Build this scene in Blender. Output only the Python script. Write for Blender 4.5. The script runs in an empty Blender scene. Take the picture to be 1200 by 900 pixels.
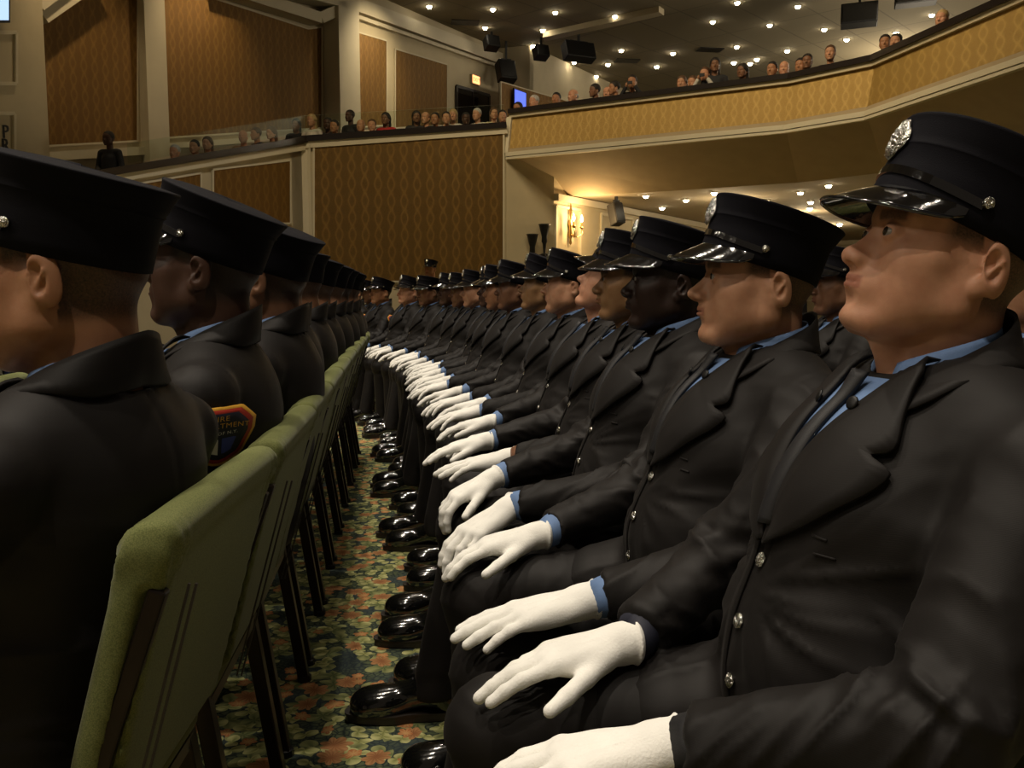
import bpy, math, random
import numpy as np
from mathutils import Vector, Matrix, noise as mnoise
from mathutils.bvhtree import BVHTree

R = math.radians
F32 = np.float32
col = bpy.context.scene.collection
CAM = Vector((0, 0, 1.12))
FPX = 1040.0
YAW = math.atan2(140, math.hypot(FPX, 102)); PITCH = math.atan2(102, FPX)

# ------------------------------------------------------------------ camera geometry helpers
def ray(px, py):
    x, y = (px - 600) / FPX, (450 - py) / FPX
    fy = math.cos(PITCH) + y * math.sin(PITCH)          # horizontal forward
    fz = -math.sin(PITCH) + y * math.cos(PITCH)
    return Vector((x * math.cos(YAW) + fy * math.sin(YAW), fy * math.cos(YAW) - x * math.sin(YAW), fz))
def hit_z(px, py, z):
    d = ray(px, py); return CAM + d * ((z - CAM.z) / d.z)
def hit_plane(px, py, p0, n):
    d = ray(px, py); n = Vector(n); return CAM + d * ((Vector(p0) - CAM).dot(n) / d.dot(n))

# ------------------------------------------------------------------ object helpers
def link(o, parent=None):
    col.objects.link(o)
    if parent is not None: o.parent = parent
    return o
def mk(name, verts, faces, mat, parent=None, smooth=True, attrs=None):
    verts = np.asarray(verts, dtype=F32)
    me = bpy.data.meshes.new(name)
    if isinstance(faces, np.ndarray):
        n = faces.shape[1]; nf = len(faces)
        me.vertices.add(len(verts)); me.vertices.foreach_set('co', verts.ravel())
        me.loops.add(nf * n); me.loops.foreach_set('vertex_index', faces.astype(np.int32).ravel())
        me.polygons.add(nf)
        me.polygons.foreach_set('loop_start', np.arange(0, nf * n, n, dtype=np.int32))
        me.update(calc_edges=True)
    else:
        me.from_pydata(verts.tolist(), [], [list(f) for f in faces])
        me.update()
    if smooth: me.polygons.foreach_set('use_smooth', [True] * len(me.polygons))
    if attrs:
        for k, v in attrs.items():
            a = me.attributes.new(k, 'FLOAT', 'POINT'); a.data.foreach_set('value', np.asarray(v, dtype=F32))
    me.materials.append(mat)
    return link(bpy.data.objects.new(name, me), parent)
def empty(name, loc=(0, 0, 0), rz=0, parent=None):
    o = bpy.data.objects.new(name, None); o.location = loc; o.rotation_euler = (0, 0, rz)
    o.empty_display_size = .1
    return link(o, parent)
def tag(o, label=None, cat=None, group=None, kind=None):
    if label: o['label'] = label
    if cat: o['category'] = cat
    if group: o['group'] = group
    if kind: o['kind'] = kind
    return o
def copy_tree(o, parent=None):
    c = o.copy(); col.objects.link(c); c.parent = parent
    for ch in [x for x in KIDS.get(o.name, []) ] if False else list(o.children): copy_tree(ch, c)
    return c

class MB:
    """collects simple solids into one mesh"""
    def __init__(s): s.v = []; s.f = []
    def add(s, v, f):
        b = len(s.v); s.v += [tuple(p) for p in v]; s.f += [[i + b for i in q] for q in f]; return s
    def box(s, lo, hi, M=None):
        x0, y0, z0 = lo; x1, y1, z1 = hi
        v = [Vector(p) for p in ((x0,y0,z0),(x1,y0,z0),(x1,y1,z0),(x0,y1,z0),(x0,y0,z1),(x1,y0,z1),(x1,y1,z1),(x0,y1,z1))]
        if M is not None: v = [M @ p for p in v]
        return s.add(v, [(0,3,2,1),(4,5,6,7),(0,1,5,4),(1,2,6,5),(2,3,7,6),(3,0,4,7)])
    def bar(s, a, b, w, h, up=(0, 0, 1)):
        a, b = Vector(a), Vector(b); d = (b - a); L = d.length; d.normalize()
        u = Vector(up); x = d.cross(u)
        if x.length < 1e-4: x = d.cross(Vector((1, 0, 0)))
        x.normalize(); z = x.cross(d)
        M = Matrix(((x.x, d.x, z.x, a.x), (x.y, d.y, z.y, a.y), (x.z, d.z, z.z, a.z), (0, 0, 0, 1)))
        return s.box((-w/2, 0, -h/2), (w/2, L, h/2), M)
    def tube(s, pts, r, n=10, cap=True):
        pts = [Vector(p) for p in pts]
        rs = r if isinstance(r, (list, tuple)) else [r] * len(pts)
        b0 = len(s.v); prev = None
        for i, p in enumerate(pts):
            t = (pts[min(i+1, len(pts)-1)] - pts[max(i-1, 0)]).normalized()
            if prev is None:
                a = t.cross(Vector((0, 0, 1)))
                if a.length < .05: a = t.cross(Vector((1, 0, 0)))
            else: a = prev - t * prev.dot(t)
            a.normalize(); prev = a; c = t.cross(a)
            for k in range(n):
                th = 2 * math.pi * k / n
                s.v.append(tuple(p + (a * math.cos(th) + c * math.sin(th)) * rs[i]))
        for i in range(len(pts) - 1):
            for k in range(n):
                k2 = (k + 1) % n
                s.f.append([b0+i*n+k, b0+i*n+k2, b0+(i+1)*n+k2, b0+(i+1)*n+k])
        if cap:
            s.f.append([b0 + k for k in range(n)][::-1]); s.f.append([b0 + (len(pts)-1)*n + k for k in range(n)])
        return s
    def lathe(s, prof, c=(0, 0, 0), n=16, M=None):
        b0 = len(s.v); c = Vector(c)
        for (r, z) in prof:
            for k in range(n):
                th = 2*math.pi*k/n; p = Vector((r*math.cos(th), r*math.sin(th), z))
                if M is not None: p = M @ p
                s.v.append(tuple(c + p))
        for i in range(len(prof)-1):
            for k in range(n):
                k2 = (k+1) % n
                s.f.append([b0+i*n+k, b0+i*n+k2, b0+(i+1)*n+k2, b0+(i+1)*n+k])
        s.f.append([b0+k for k in range(n)][::-1]); s.f.append([b0+(len(prof)-1)*n+k for k in range(n)])
        return s
    def poly_prism(s, pts, off):
        """closed slab: polygon pts and the same shifted by off"""
        n = len(pts); b = [Vector(p) for p in pts]; t = [p + Vector(off) for p in b]
        return s.add(b + t, [list(range(n))[::-1], list(range(n, 2*n))] + [[i, (i+1) % n, n+(i+1) % n, n+i] for i in range(n)])
    def build(s, name, mat, parent=None, smooth=False):
        return mk(name, s.v, s.f, mat, parent, smooth)

def bevel(o, w=.004, seg=2):
    m = o.modifiers.new('b', 'BEVEL'); m.width = w; m.segments = seg; m.limit_method = 'ANGLE'; return o

# ------------------------------------------------------------------ materials
def nodes(name):
    m = bpy.data.materials.new(name); m.use_nodes = True
    nt = m.node_tree; b = nt.nodes['Principled BSDF']
    return m, nt, b
def setc(b, c, rough=.6, metal=0, spec=.5, coat=0, sheen=0):
    if c is not None: b.inputs['Base Color'].default_value = (*c, 1)
    b.inputs['Roughness'].default_value = rough; b.inputs['Metallic'].default_value = metal
    b.inputs['Specular IOR Level'].default_value = spec
    b.inputs['Coat Weight'].default_value = coat; b.inputs['Coat Roughness'].default_value = .05
    b.inputs['Sheen Weight'].default_value = sheen
def node(nt, t, **kw):
    n = nt.nodes.new(t)
    for k, v in kw.items():
        if k.startswith('i_'): n.inputs[k[2:].replace('_', ' ')].default_value = v
        else: setattr(n, k, v)
    return n
def math_(nt, op, a, b=None, c=None):
    n = nt.nodes.new('ShaderNodeMath'); n.operation = op
    for i, x in enumerate((a, b, c)):
        if x is None: continue
        if isinstance(x, (int, float)): n.inputs[i].default_value = x
        else: nt.links.new(x, n.inputs[i])
    return n.outputs[0]
def mixc(nt, fac, a, b):
    n = nt.nodes.new('ShaderNodeMix'); n.data_type = 'RGBA'
    for s, x in (('Factor', fac), ('A', a), ('B', b)):
        i = [k for k in n.inputs if k.name == s and (k.type == 'RGBA' or (s == 'Factor' and k.type == 'VALUE'))][0]
        if isinstance(x, (int, float)): i.default_value = x
        elif isinstance(x, tuple): i.default_value = (*x, 1)
        else: nt.links.new(x, i)
    return [o for o in n.outputs if o.type == 'RGBA'][0]
def texco(nt, scale=(1, 1, 1), out='Object'):
    t = nt.nodes.new('ShaderNodeTexCoord'); m = nt.nodes.new('ShaderNodeMapping')
    m.inputs['Scale'].default_value = scale
    nt.links.new(t.outputs[out], m.inputs['Vector']); return m.outputs[0]
def ramp(nt, fac, stops):
    n = nt.nodes.new('ShaderNodeValToRGB'); nt.links.new(fac, n.inputs[0])
    e = n.color_ramp.elements
    while len(e) < len(stops): e.new(.5)
    for k, (p, c) in enumerate(stops):
        e[k].position = p; e[k].color = (*c, 1) if len(c) == 3 else c
    return n.outputs[0]
def bump(nt, b, h, dist=.001, strength=1.0):
    n = nt.nodes.new('ShaderNodeBump'); n.inputs['Distance'].default_value = dist; n.inputs['Strength'].default_value = strength
    nt.links.new(h, n.inputs['Height']); nt.links.new(n.outputs[0], b.inputs['Normal'])
def noise_(nt, vec, scale, detail=3, rough=.5, dist=0):
    n = nt.nodes.new('ShaderNodeTexNoise'); n.inputs['Scale'].default_value = scale; n.inputs['Detail'].default_value = detail
    n.inputs['Roughness'].default_value = rough; n.inputs['Distortion'].default_value = dist
    nt.links.new(vec, n.inputs['Vector']); return n.outputs['Fac']
MATS = {}
def simple(name, c, rough=.6, metal=0, spec=.5, coat=0, sheen=0, nscale=0, namp=.15, bdist=0, bscale=0, stretch=(1, 1, 1)):
    m, nt, b = nodes(name); setc(b, c, rough, metal, spec, coat, sheen)
    v = texco(nt, stretch)
    if nscale:
        f = noise_(nt, v, nscale)
        lo = tuple(x * (1 - namp) for x in c); hi = tuple(min(1, x * (1 + namp)) for x in c)
        nt.links.new(ramp(nt, f, [(.3, lo), (.7, hi)]), b.inputs['Base Color'])
    if bdist: bump(nt, b, noise_(nt, v, bscale, 2), bdist)
    MATS[name] = m; return m
def emis(name, c, s):
    m, nt, b = nodes(name); setc(b, (0, 0, 0), .5)
    b.inputs['Emission Color'].default_value = (*c, 1); b.inputs['Emission Strength'].default_value = s
    MATS[name] = m; return m
def skin(name, c, hairc=(.02, .014, .01), lipc=None):
    """skin with short cropped hair, brows and lips by vertex masks that follow the head's own anatomy"""
    m, nt, b = nodes(name); setc(b, c, .5, 0, .35)
    v = texco(nt)
    f = noise_(nt, v, 38, 3)
    base = ramp(nt, f, [(.3, tuple(x * k for x, k in zip(c, (.9, .82, .78)))), (.7, tuple(min(1, x * 1.1) for x in c))])
    def at(n):
        a = nt.nodes.new('ShaderNodeAttribute'); a.attribute_name = n; return a.outputs['Fac']
    lipc = lipc or (c[0] * .74, c[1] * .58, c[2] * .60)
    c1 = mixc(nt, at('lip'), base, lipc)
    fine = noise_(nt, v, 420, 2)
    hm = math_(nt, 'MULTIPLY', at('hair'), math_(nt, 'MULTIPLY_ADD', fine, .5, .62))
    hm = math_(nt, 'MINIMUM', hm, 1.0)
    c2 = mixc(nt, hm, c1, hairc)
    nt.links.new(c2, b.inputs['Base Color'])
    b.inputs['Subsurface Weight'].default_value = .12
    b.inputs['Subsurface Radius'].default_value = (.012, .004, .002)
    b.inputs['Subsurface Scale'].default_value = .6
    bump(nt, b, fine, .0003, .5)
    MATS[name] = m; return m

def make_mats():
    m, nt, b = nodes('wool')                       # charcoal uniform cloth
    setc(b, (.020, .019, .020), .60, 0, .20, 0, .02)
    v = texco(nt)
    w = node(nt, 'ShaderNodeTexWave', wave_type='BANDS', bands_direction='DIAGONAL'); w.inputs['Scale'].default_value = 260; w.inputs['Distortion'].default_value = 1.5
    nt.links.new(v, w.inputs['Vector'])
    f = noise_(nt, v, 7, 4)
    nt.links.new(ramp(nt, f, [(.3, (.0080, .0070, .0066)), (.7, (.0130, .0112, .0105))]), b.inputs['Base Color'])
    b.inputs['Sheen Roughness'].default_value = .4
    b.inputs['Sheen Tint'].default_value = (.9, .85, .8, 1)
    bump(nt, b, w.outputs['Fac'], .0002, .2); MATS['wool'] = m
    simple('cap_cloth', (.0048, .0046, .0075), .75, spec=.12, sheen=.0, bdist=.0003, bscale=900)
    simple('patent', (.004, .004, .005), .09, spec=.9, coat=1.0, bdist=.0005, bscale=70)
    simple('shoe_leather', (.004, .004, .004), .12, spec=.6, coat=1.0, bdist=.0006, bscale=40)
    simple('sole', (.02, .015, .011), .5)
    simple('silver', (.62, .60, .55), .18, 1, bdist=.006, bscale=240)
    simple('shirt', (.13, .22, .42), .75, nscale=60, namp=.06, bdist=.0003, bscale=700)
    simple('tie', (.006, .006, .008), .6, bdist=.0003, bscale=900)
    simple('glove', (.88, .87, .82), .85, spec=.2, nscale=30, namp=.04, bdist=.0007, bscale=320)
    simple('eye_white', (.30, .27, .24), .15, spec=.6)
    simple('iris', (.03, .02, .012), .1, spec=.6)
    simple('hair_dark', (.016, .011, .008), .7, nscale=80, namp=.4, bdist=.003, bscale=90, stretch=(1, 1, .3))
    simple('hair_brown', (.09, .045, .02), .6, nscale=80, namp=.4, bdist=.003, bscale=90, stretch=(1, 1, .3))
    simple('hair_blond', (.42, .28, .12), .6, nscale=80, namp=.3, bdist=.003, bscale=90, stretch=(1, 1, .3))
    simple('hair_grey', (.45, .43, .40), .6, nscale=80, namp=.3, bdist=.003, bscale=90, stretch=(1, 1, .3))
    m, nt, b = nodes('chair_fabric'); setc(b, (.11, .14, .045), .85, 0, .2, 0, .1)
    v = texco(nt)
    vo = node(nt, 'ShaderNodeTexVoronoi'); vo.inputs['Scale'].default_value = 620; nt.links.new(v, vo.inputs['Vector'])
    nt.links.new(ramp(nt, vo.outputs['Distance'], [(.1, (.19, .205, .07)), (.8, (.10, .115, .035))]), b.inputs['Base Color'])
    bump(nt, b, vo.outputs['Distance'], .0004, -.6); MATS['chair_fabric'] = m
    simple('chair_frame', (.018, .012, .009), .35, .6, nscale=20, namp=.2)
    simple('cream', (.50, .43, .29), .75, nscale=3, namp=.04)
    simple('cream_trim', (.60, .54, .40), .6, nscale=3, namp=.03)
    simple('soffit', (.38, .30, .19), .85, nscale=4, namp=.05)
    simple('ceiling_paint', (.22, .19, .135), .9, nscale=1.2, namp=.06)
    simple('rail_dark', (.012, .008, .007), .3, coat=.3)
    simple('black_metal', (.010, .010, .010), .45, .3)
    simple('speaker_black', (.008, .008, .009), .6)
    simple('white_paper', (.8, .8, .76), .7)
    simple('gold_thread', (.75, .40, .04), .55, bdist=.0005, bscale=900)
    simple('red_thread', (.45, .03, .015), .6, bdist=.0005, bscale=900)
    simple('navy_thread', (.012, .014, .03), .7)
    simple('blue_thread', (.04, .06, .3), .7)
    simple('white_thread', (.75, .72, .68), .7)
    simple('brass', (.45, .30, .12), .3, 1)
    simple('aisle_floor', (.03, .03, .025), .9)
    emis('lamp_glow', (1, .86, .62), 30)
    emis('sconce_glow', (1, .72, .36), 16)
    emis('exit_glow', (1, .35, .12), 2.2)
    emis('screen_blue', (.10, .16, .9), 1.0)
    emis('screen_pale', (.5, .7, 1.0), .8)
    for n, c in (('red', (.4, .02, .02)), ('white', (.6, .57, .5)), ('black', (.015, .015, .017)), ('navy', (.02, .03, .07)), ('tan', (.3, .2, .12)), ('grey', (.12, .12, .12)), ('pink', (.45, .06, .12)), ('cream', (.55, .48, .3))):
        simple('cloth_' + n, c, .8, nscale=15, namp=.15)
    # gold damask wall cloth: ogee lattice with curled motifs
    def damask(name, cx, su, sz, dark, light, rot):
        m, nt, b = nodes(name); setc(b, None, .42, .35, .4)
        v = texco(nt)
        mp = nt.nodes.new('ShaderNodeMapping'); mp.inputs['Rotation'].default_value = (0, 0, rot); nt.links.new(v, mp.inputs['Vector'])
        sp = nt.nodes.new('ShaderNodeSeparateXYZ'); nt.links.new(mp.outputs[0], sp.inputs[0])
        x = math_(nt, 'MULTIPLY', sp.outputs[0], su * 2 * math.pi); z = math_(nt, 'MULTIPLY', sp.outputs[2], sz * 2 * math.pi)
        wob = math_(nt, 'MULTIPLY', math_(nt, 'SINE', z), .8)
        a = math_(nt, 'SINE', math_(nt, 'ADD', x, wob)); c = math_(nt, 'SINE', math_(nt, 'SUBTRACT', x, wob))
        lat = math_(nt, 'ABSOLUTE', math_(nt, 'MULTIPLY', a, c))
        nz = noise_(nt, mp.outputs[0], su * 14, 2, .6, 1.2)
        f = math_(nt, 'ADD', math_(nt, 'MULTIPLY', math_(nt, 'POWER', math_(nt, 'SUBTRACT', 1, lat), 5), .55),
                  math_(nt, 'MULTIPLY', math_(nt, 'ABSOLUTE', math_(nt, 'SINE', math_(nt, 'MULTIPLY', nz, 26))), .5))
        nt.links.new(ramp(nt, f, [(.12, dark), (.85, light)]), b.inputs['Base Color'])
        bump(nt, b, f, .01, .4); MATS[name] = m
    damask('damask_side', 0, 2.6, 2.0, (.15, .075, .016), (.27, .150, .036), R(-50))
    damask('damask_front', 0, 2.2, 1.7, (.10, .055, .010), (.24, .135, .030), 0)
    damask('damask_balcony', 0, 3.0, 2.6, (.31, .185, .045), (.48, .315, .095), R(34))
    # floral carpet
    m, nt, b = nodes('floral_carpet'); setc(b, None, .95, 0, .1)
    v = texco(nt)
    wv = node(nt, 'ShaderNodeTexNoise'); wv.inputs['Scale'].default_value = 9; wv.inputs['Detail'].default_value = 2; nt.links.new(v, wv.inputs['Vector'])
    va = nt.nodes.new('ShaderNodeVectorMath'); va.operation = 'MULTIPLY_ADD'; nt.links.new(wv.outputs['Color'], va.inputs[0]); va.inputs[1].default_value = (.05, .05, 0); nt.links.new(v, va.inputs[2])
    vv = va.outputs[0]
    vg = node(nt, 'ShaderNodeTexVoronoi', feature='DISTANCE_TO_EDGE'); vg.inputs['Scale'].default_value = 55; nt.links.new(vv, vg.inputs['Vector'])
    ground = ramp(nt, vg.outputs['Distance'], [(.02, (.014, .020, .018)), (.16, (.055, .068, .038)), (.5, (.085, .098, .05))])
    bl = noise_(nt, v, 5, 2)
    ground = mixc(nt, ramp(nt, bl, [(.45, (0, 0, 0)), (.6, (.7, .7, .7))]), ground, (.026, .036, .042))
    def blooms(scale, seed, petals, size, sel, colA, colB, base, off, wob=.35):
        mp = nt.nodes.new('ShaderNodeMapping'); mp.inputs['Location'].default_value = off; nt.links.new(vv, mp.inputs['Vector'])
        vo = node(nt, 'ShaderNodeTexVoronoi', voronoi_dimensions='2D'); vo.inputs['Scale'].default_value = scale; vo.inputs['Randomness'].default_value = .85
        nt.links.new(mp.outputs[0], vo.inputs['Vector'])
        d = nt.nodes.new('ShaderNodeVectorMath'); d.operation = 'SUBTRACT'
        sc = nt.nodes.new('ShaderNodeVectorMath'); sc.operation = 'SCALE'; sc.inputs['Scale'].default_value = scale
        nt.links.new(mp.outputs[0], sc.inputs[0])
        sc2 = nt.nodes.new('ShaderNodeVectorMath'); sc2.operation = 'SCALE'; sc2.inputs['Scale'].default_value = scale
        nt.links.new(vo.outputs['Position'], sc2.inputs[0])
        nt.links.new(sc.outputs[0], d.inputs[0]); nt.links.new(sc2.outputs[0], d.inputs[1])
        sp = nt.nodes.new('ShaderNodeSeparateXYZ'); nt.links.new(d.outputs[0], sp.inputs[0])
        ang = math_(nt, 'ARCTAN2', sp.outputs[1], sp.outputs[0])
        sx = nt.nodes.new('ShaderNodeSeparateXYZ'); nt.links.new(vo.outputs['Color'], sx.inputs[0])
        pet = math_(nt, 'MULTIPLY_ADD', math_(nt, 'ABSOLUTE', math_(nt, 'SINE', math_(nt, 'MULTIPLY_ADD', ang, petals / 2, math_(nt, 'MULTIPLY', sx.outputs[1], 6)))), wob, 1 - wob)
        rad = math_(nt, 'MULTIPLY', pet, size)
        ins = math_(nt, 'LESS_THAN', vo.outputs['Distance'], rad)
        pick = math_(nt, 'GREATER_THAN', sx.outputs[0], sel)
        t = math_(nt, 'DIVIDE', vo.outputs['Distance'], size)
        cc = mixc(nt, math_(nt, 'MINIMUM', math_(nt, 'MULTIPLY_ADD', math_(nt, 'SINE', math_(nt, 'MULTIPLY', ang, petals * 2)), .25, t), 1), colA, colB)
        return mixc(nt, math_(nt, 'MULTIPLY', ins, pick), base, cc)
    g = blooms(12, 1, 3, .62, .35, (.06, .075, .03), (.20, .205, .085), ground, (.31, .17, 0), .75)
    g = blooms(17, 5, 2, .55, .45, (.13, .14, .045), (.34, .33, .15), g, (.71, .57, 0), .85)
    g = blooms(11, 2, 7, .42, .72, (.15, .06, .025), (.27, .14, .06), g, (.1, .73, 0))
    g = blooms(15, 3, 5, .34, .68, (.36, .22, .09), (.26, .09, .035), g, (.47, .21, 0))
    gm = nt.nodes.new('ShaderNodeVectorMath'); gm.operation = 'SCALE'; gm.inputs['Scale'].default_value = 1.55; nt.links.new(g, gm.inputs[0]); nt.links.new(gm.outputs[0], b.inputs['Base Color']); bump(nt, b, noise_(nt, v, 500, 2), .002, .6)
    MATS['floral_carpet'] = m
    # ceiling with tile joints
    S = dict(pale1=(.55, .29, .18), pale2=(.50, .27, .16), tan=(.38, .19, .10), brown=(.20, .10, .055), dark=(.075, .036, .022), olive=(.30, .17, .08), deep=(.026, .013, .009))
    for k, c in S.items():
        skin('skin_' + k, c, (.012, .009, .007) if k not in ('pale1', 'pale2') else (.030, .019, .012))

# ------------------------------------------------------------------ distance-field modelling
def smin(a, b, k):
    if k <= 0: return np.minimum(a, b)
    h = np.maximum(k - np.abs(a - b), 0) / k
    return np.minimum(a, b) - h * h * (k * .25)
def smax(a, b, k): return -smin(-a, -b, k)
def d_cap(P, a, b, ra, rb, sy=1.0):
    X, Y, Z = P
    ax, ay, az = a; bx, by, bz = b
    dx, dy, dz = bx-ax, (by-ay)/sy, bz-az
    L = dx*dx+dy*dy+dz*dz + 1e-12
    yy = Y/sy
    t = np.clip(((X-ax)*dx + (yy-ay/sy)*dy + (Z-az)*dz)/L, 0, 1)
    return np.sqrt((X-ax-t*dx)**2 + (yy-ay/sy-t*dy)**2 + (Z-az-t*dz)**2) - (ra + (rb-ra)*t)
def d_ell(P, c, r, rot=None):
    X, Y, Z = P[0]-c[0], P[1]-c[1], P[2]-c[2]
    if rot is not None:
        M = np.array(rot.transposed() if hasattr(rot, 'transposed') else rot)
        X, Y, Z = M[0][0]*X+M[0][1]*Y+M[0][2]*Z, M[1][0]*X+M[1][1]*Y+M[1][2]*Z, M[2][0]*X+M[2][1]*Y+M[2][2]*Z
    q = np.sqrt((X/r[0])**2+(Y/r[1])**2+(Z/r[2])**2)
    g = np.sqrt((X/r[0]**2)**2+(Y/r[1]**2)**2+(Z/r[2]**2)**2) + 1e-9
    return q*(q-1)/g
def grid(lo, hi, h):
    ax = [np.arange(lo[i], hi[i]+h, h, dtype=F32) for i in range(3)]
    return np.meshgrid(*ax, indexing='ij'), (len(ax[0]), len(ax[1]), len(ax[2]))
def surfnet(f, lo, h):
    nx, ny, nz = f.shape
    ins = f < 0
    c = ins[:-1, :-1, :-1].astype(np.int8)
    tot = np.zeros((nx-1, ny-1, nz-1), np.int8)
    for i in (0, 1):
        for j in (0, 1):
            for k in (0, 1): tot += ins[i:nx-1+i, j:ny-1+j, k:nz-1+k]
    act = (tot > 0) & (tot < 8)
    I = np.argwhere(act); n = len(I)
    idx = np.full(act.shape, -1, np.int32); idx[act] = np.arange(n)
    C = [(i, j, k) for i in (0, 1) for j in (0, 1) for k in (0, 1)]
    V = np.stack([f[I[:, 0]+a, I[:, 1]+b, I[:, 2]+d] for a, b, d in C], 1)
    acc = np.zeros((n, 3)); cnt = np.zeros(n)
    for p in range(8):
        for q in range(p+1, 8):
            df = [C[q][m]-C[p][m] for m in range(3)]
            if sum(abs(x) for x in df) != 1: continue
            a, b = V[:, p], V[:, q]; m = (a < 0) != (b < 0)
            t = np.where(m, a/np.where(m, a-b, 1), 0)
            pt = np.array(C[p])[None, :] + t[:, None]*np.array(df)[None, :]
            acc += pt*m[:, None]; cnt += m
    verts = (I + acc/cnt[:, None])*h + np.array(lo)
    faces = []
    for ax in range(3):
        sl0 = [slice(None)]*3; sl1 = [slice(None)]*3
        sl0[ax] = slice(0, -1); sl1[ax] = slice(1, None)
        ch = ins[tuple(sl0)] != ins[tuple(sl1)]
        u, w = [(1, 2), (2, 0), (0, 1)][ax]
        E = np.argwhere(ch)
        E = E[(E[:, u] > 0) & (E[:, w] > 0) & (E[:, u] < f.shape[u]-1) & (E[:, w] < f.shape[w]-1)]
        if not len(E): continue
        s = ins[E[:, 0], E[:, 1], E[:, 2]]
        def cell(du, dw):
            e = E.copy(); e[:, u] += du; e[:, w] += dw; return idx[e[:, 0], e[:, 1], e[:, 2]]
        q = np.stack([cell(-1, -1), cell(0, -1), cell(0, 0), cell(-1, 0)], 1)
        q[~s] = q[~s][:, ::-1]
        faces.append(q)
    fa = np.concatenate(faces)
    fa = fa[(fa >= 0).all(1)]
    return verts, fa
def relax(v, f, it=1, w=.5):
    for _ in range(it):
        acc = np.zeros_like(v); cnt = np.zeros(len(v))
        for a, b in ((0, 1), (1, 2), (2, 3), (3, 0)):
            for p, q in ((a, b), (b, a)):
                np.add.at(acc, f[:, p], v[f[:, q]]); np.add.at(cnt, f[:, p], 1)
        v = v*(1-w) + w*acc/np.maximum(cnt, 1)[:, None]
    return v
def vnormals(v, f):
    n = np.cross(v[f[:, 2]]-v[f[:, 0]], v[f[:, 3]]-v[f[:, 1]])
    N = np.zeros_like(v)
    for k in range(4): np.add.at(N, f[:, k], n)
    return N/(np.linalg.norm(N, axis=1)[:, None]+1e-12)
_rng = np.random.RandomState(3)
_LAT = _rng.rand(32, 32, 32)
def vnoise(p):
    """smooth lattice noise, p (n,3) -> [0,1]"""
    i = np.floor(p).astype(int); t = p-i; t = t*t*(3-2*t); out = 0
    for a in (0, 1):
        for b in (0, 1):
            for c in (0, 1):
                w = (t[:, 0] if a else 1-t[:, 0])*(t[:, 1] if b else 1-t[:, 1])*(t[:, 2] if c else 1-t[:, 2])
                out = out + w*_LAT[(i[:, 0]+a) % 32, (i[:, 1]+b) % 32, (i[:, 2]+c) % 32]
    return out
# ================================================================== HUMAN HEAD AND BUST
def rotm(yaw, pitch, roll):
    """local->body rotation; head faces -X; yaw>0 turns the face toward +Y, pitch>0 lifts the chin, roll>0 tilts toward +Y"""
    return Matrix.Rotation(-yaw, 3, 'Z') @ Matrix.Rotation(pitch, 3, 'Y') @ Matrix.Rotation(-roll, 3, 'X')
FACES = dict(   # nose length, nose width, lips, jaw width, jaw drop, brow, chin, fat
    a=dict(nose=1.0, nw=1.0, lip=1.0, jaw=1.0, chin=1.0, fat=0.0),
    b=dict(nose=1.1, nw=1.1, lip=.9, jaw=1.1, chin=.95, fat=.006),
    c=dict(nose=.8, nw=1.45, lip=1.7, jaw=1.0, chin=.9, fat=.003),
    e=dict(nose=.72, nw=.95, lip=1.1, jaw=1.0, chin=.75, fat=0.001),
    d=dict(nose=1.05, nw=.95, lip=.8, jaw=.95, chin=1.1, fat=0.0))
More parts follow.
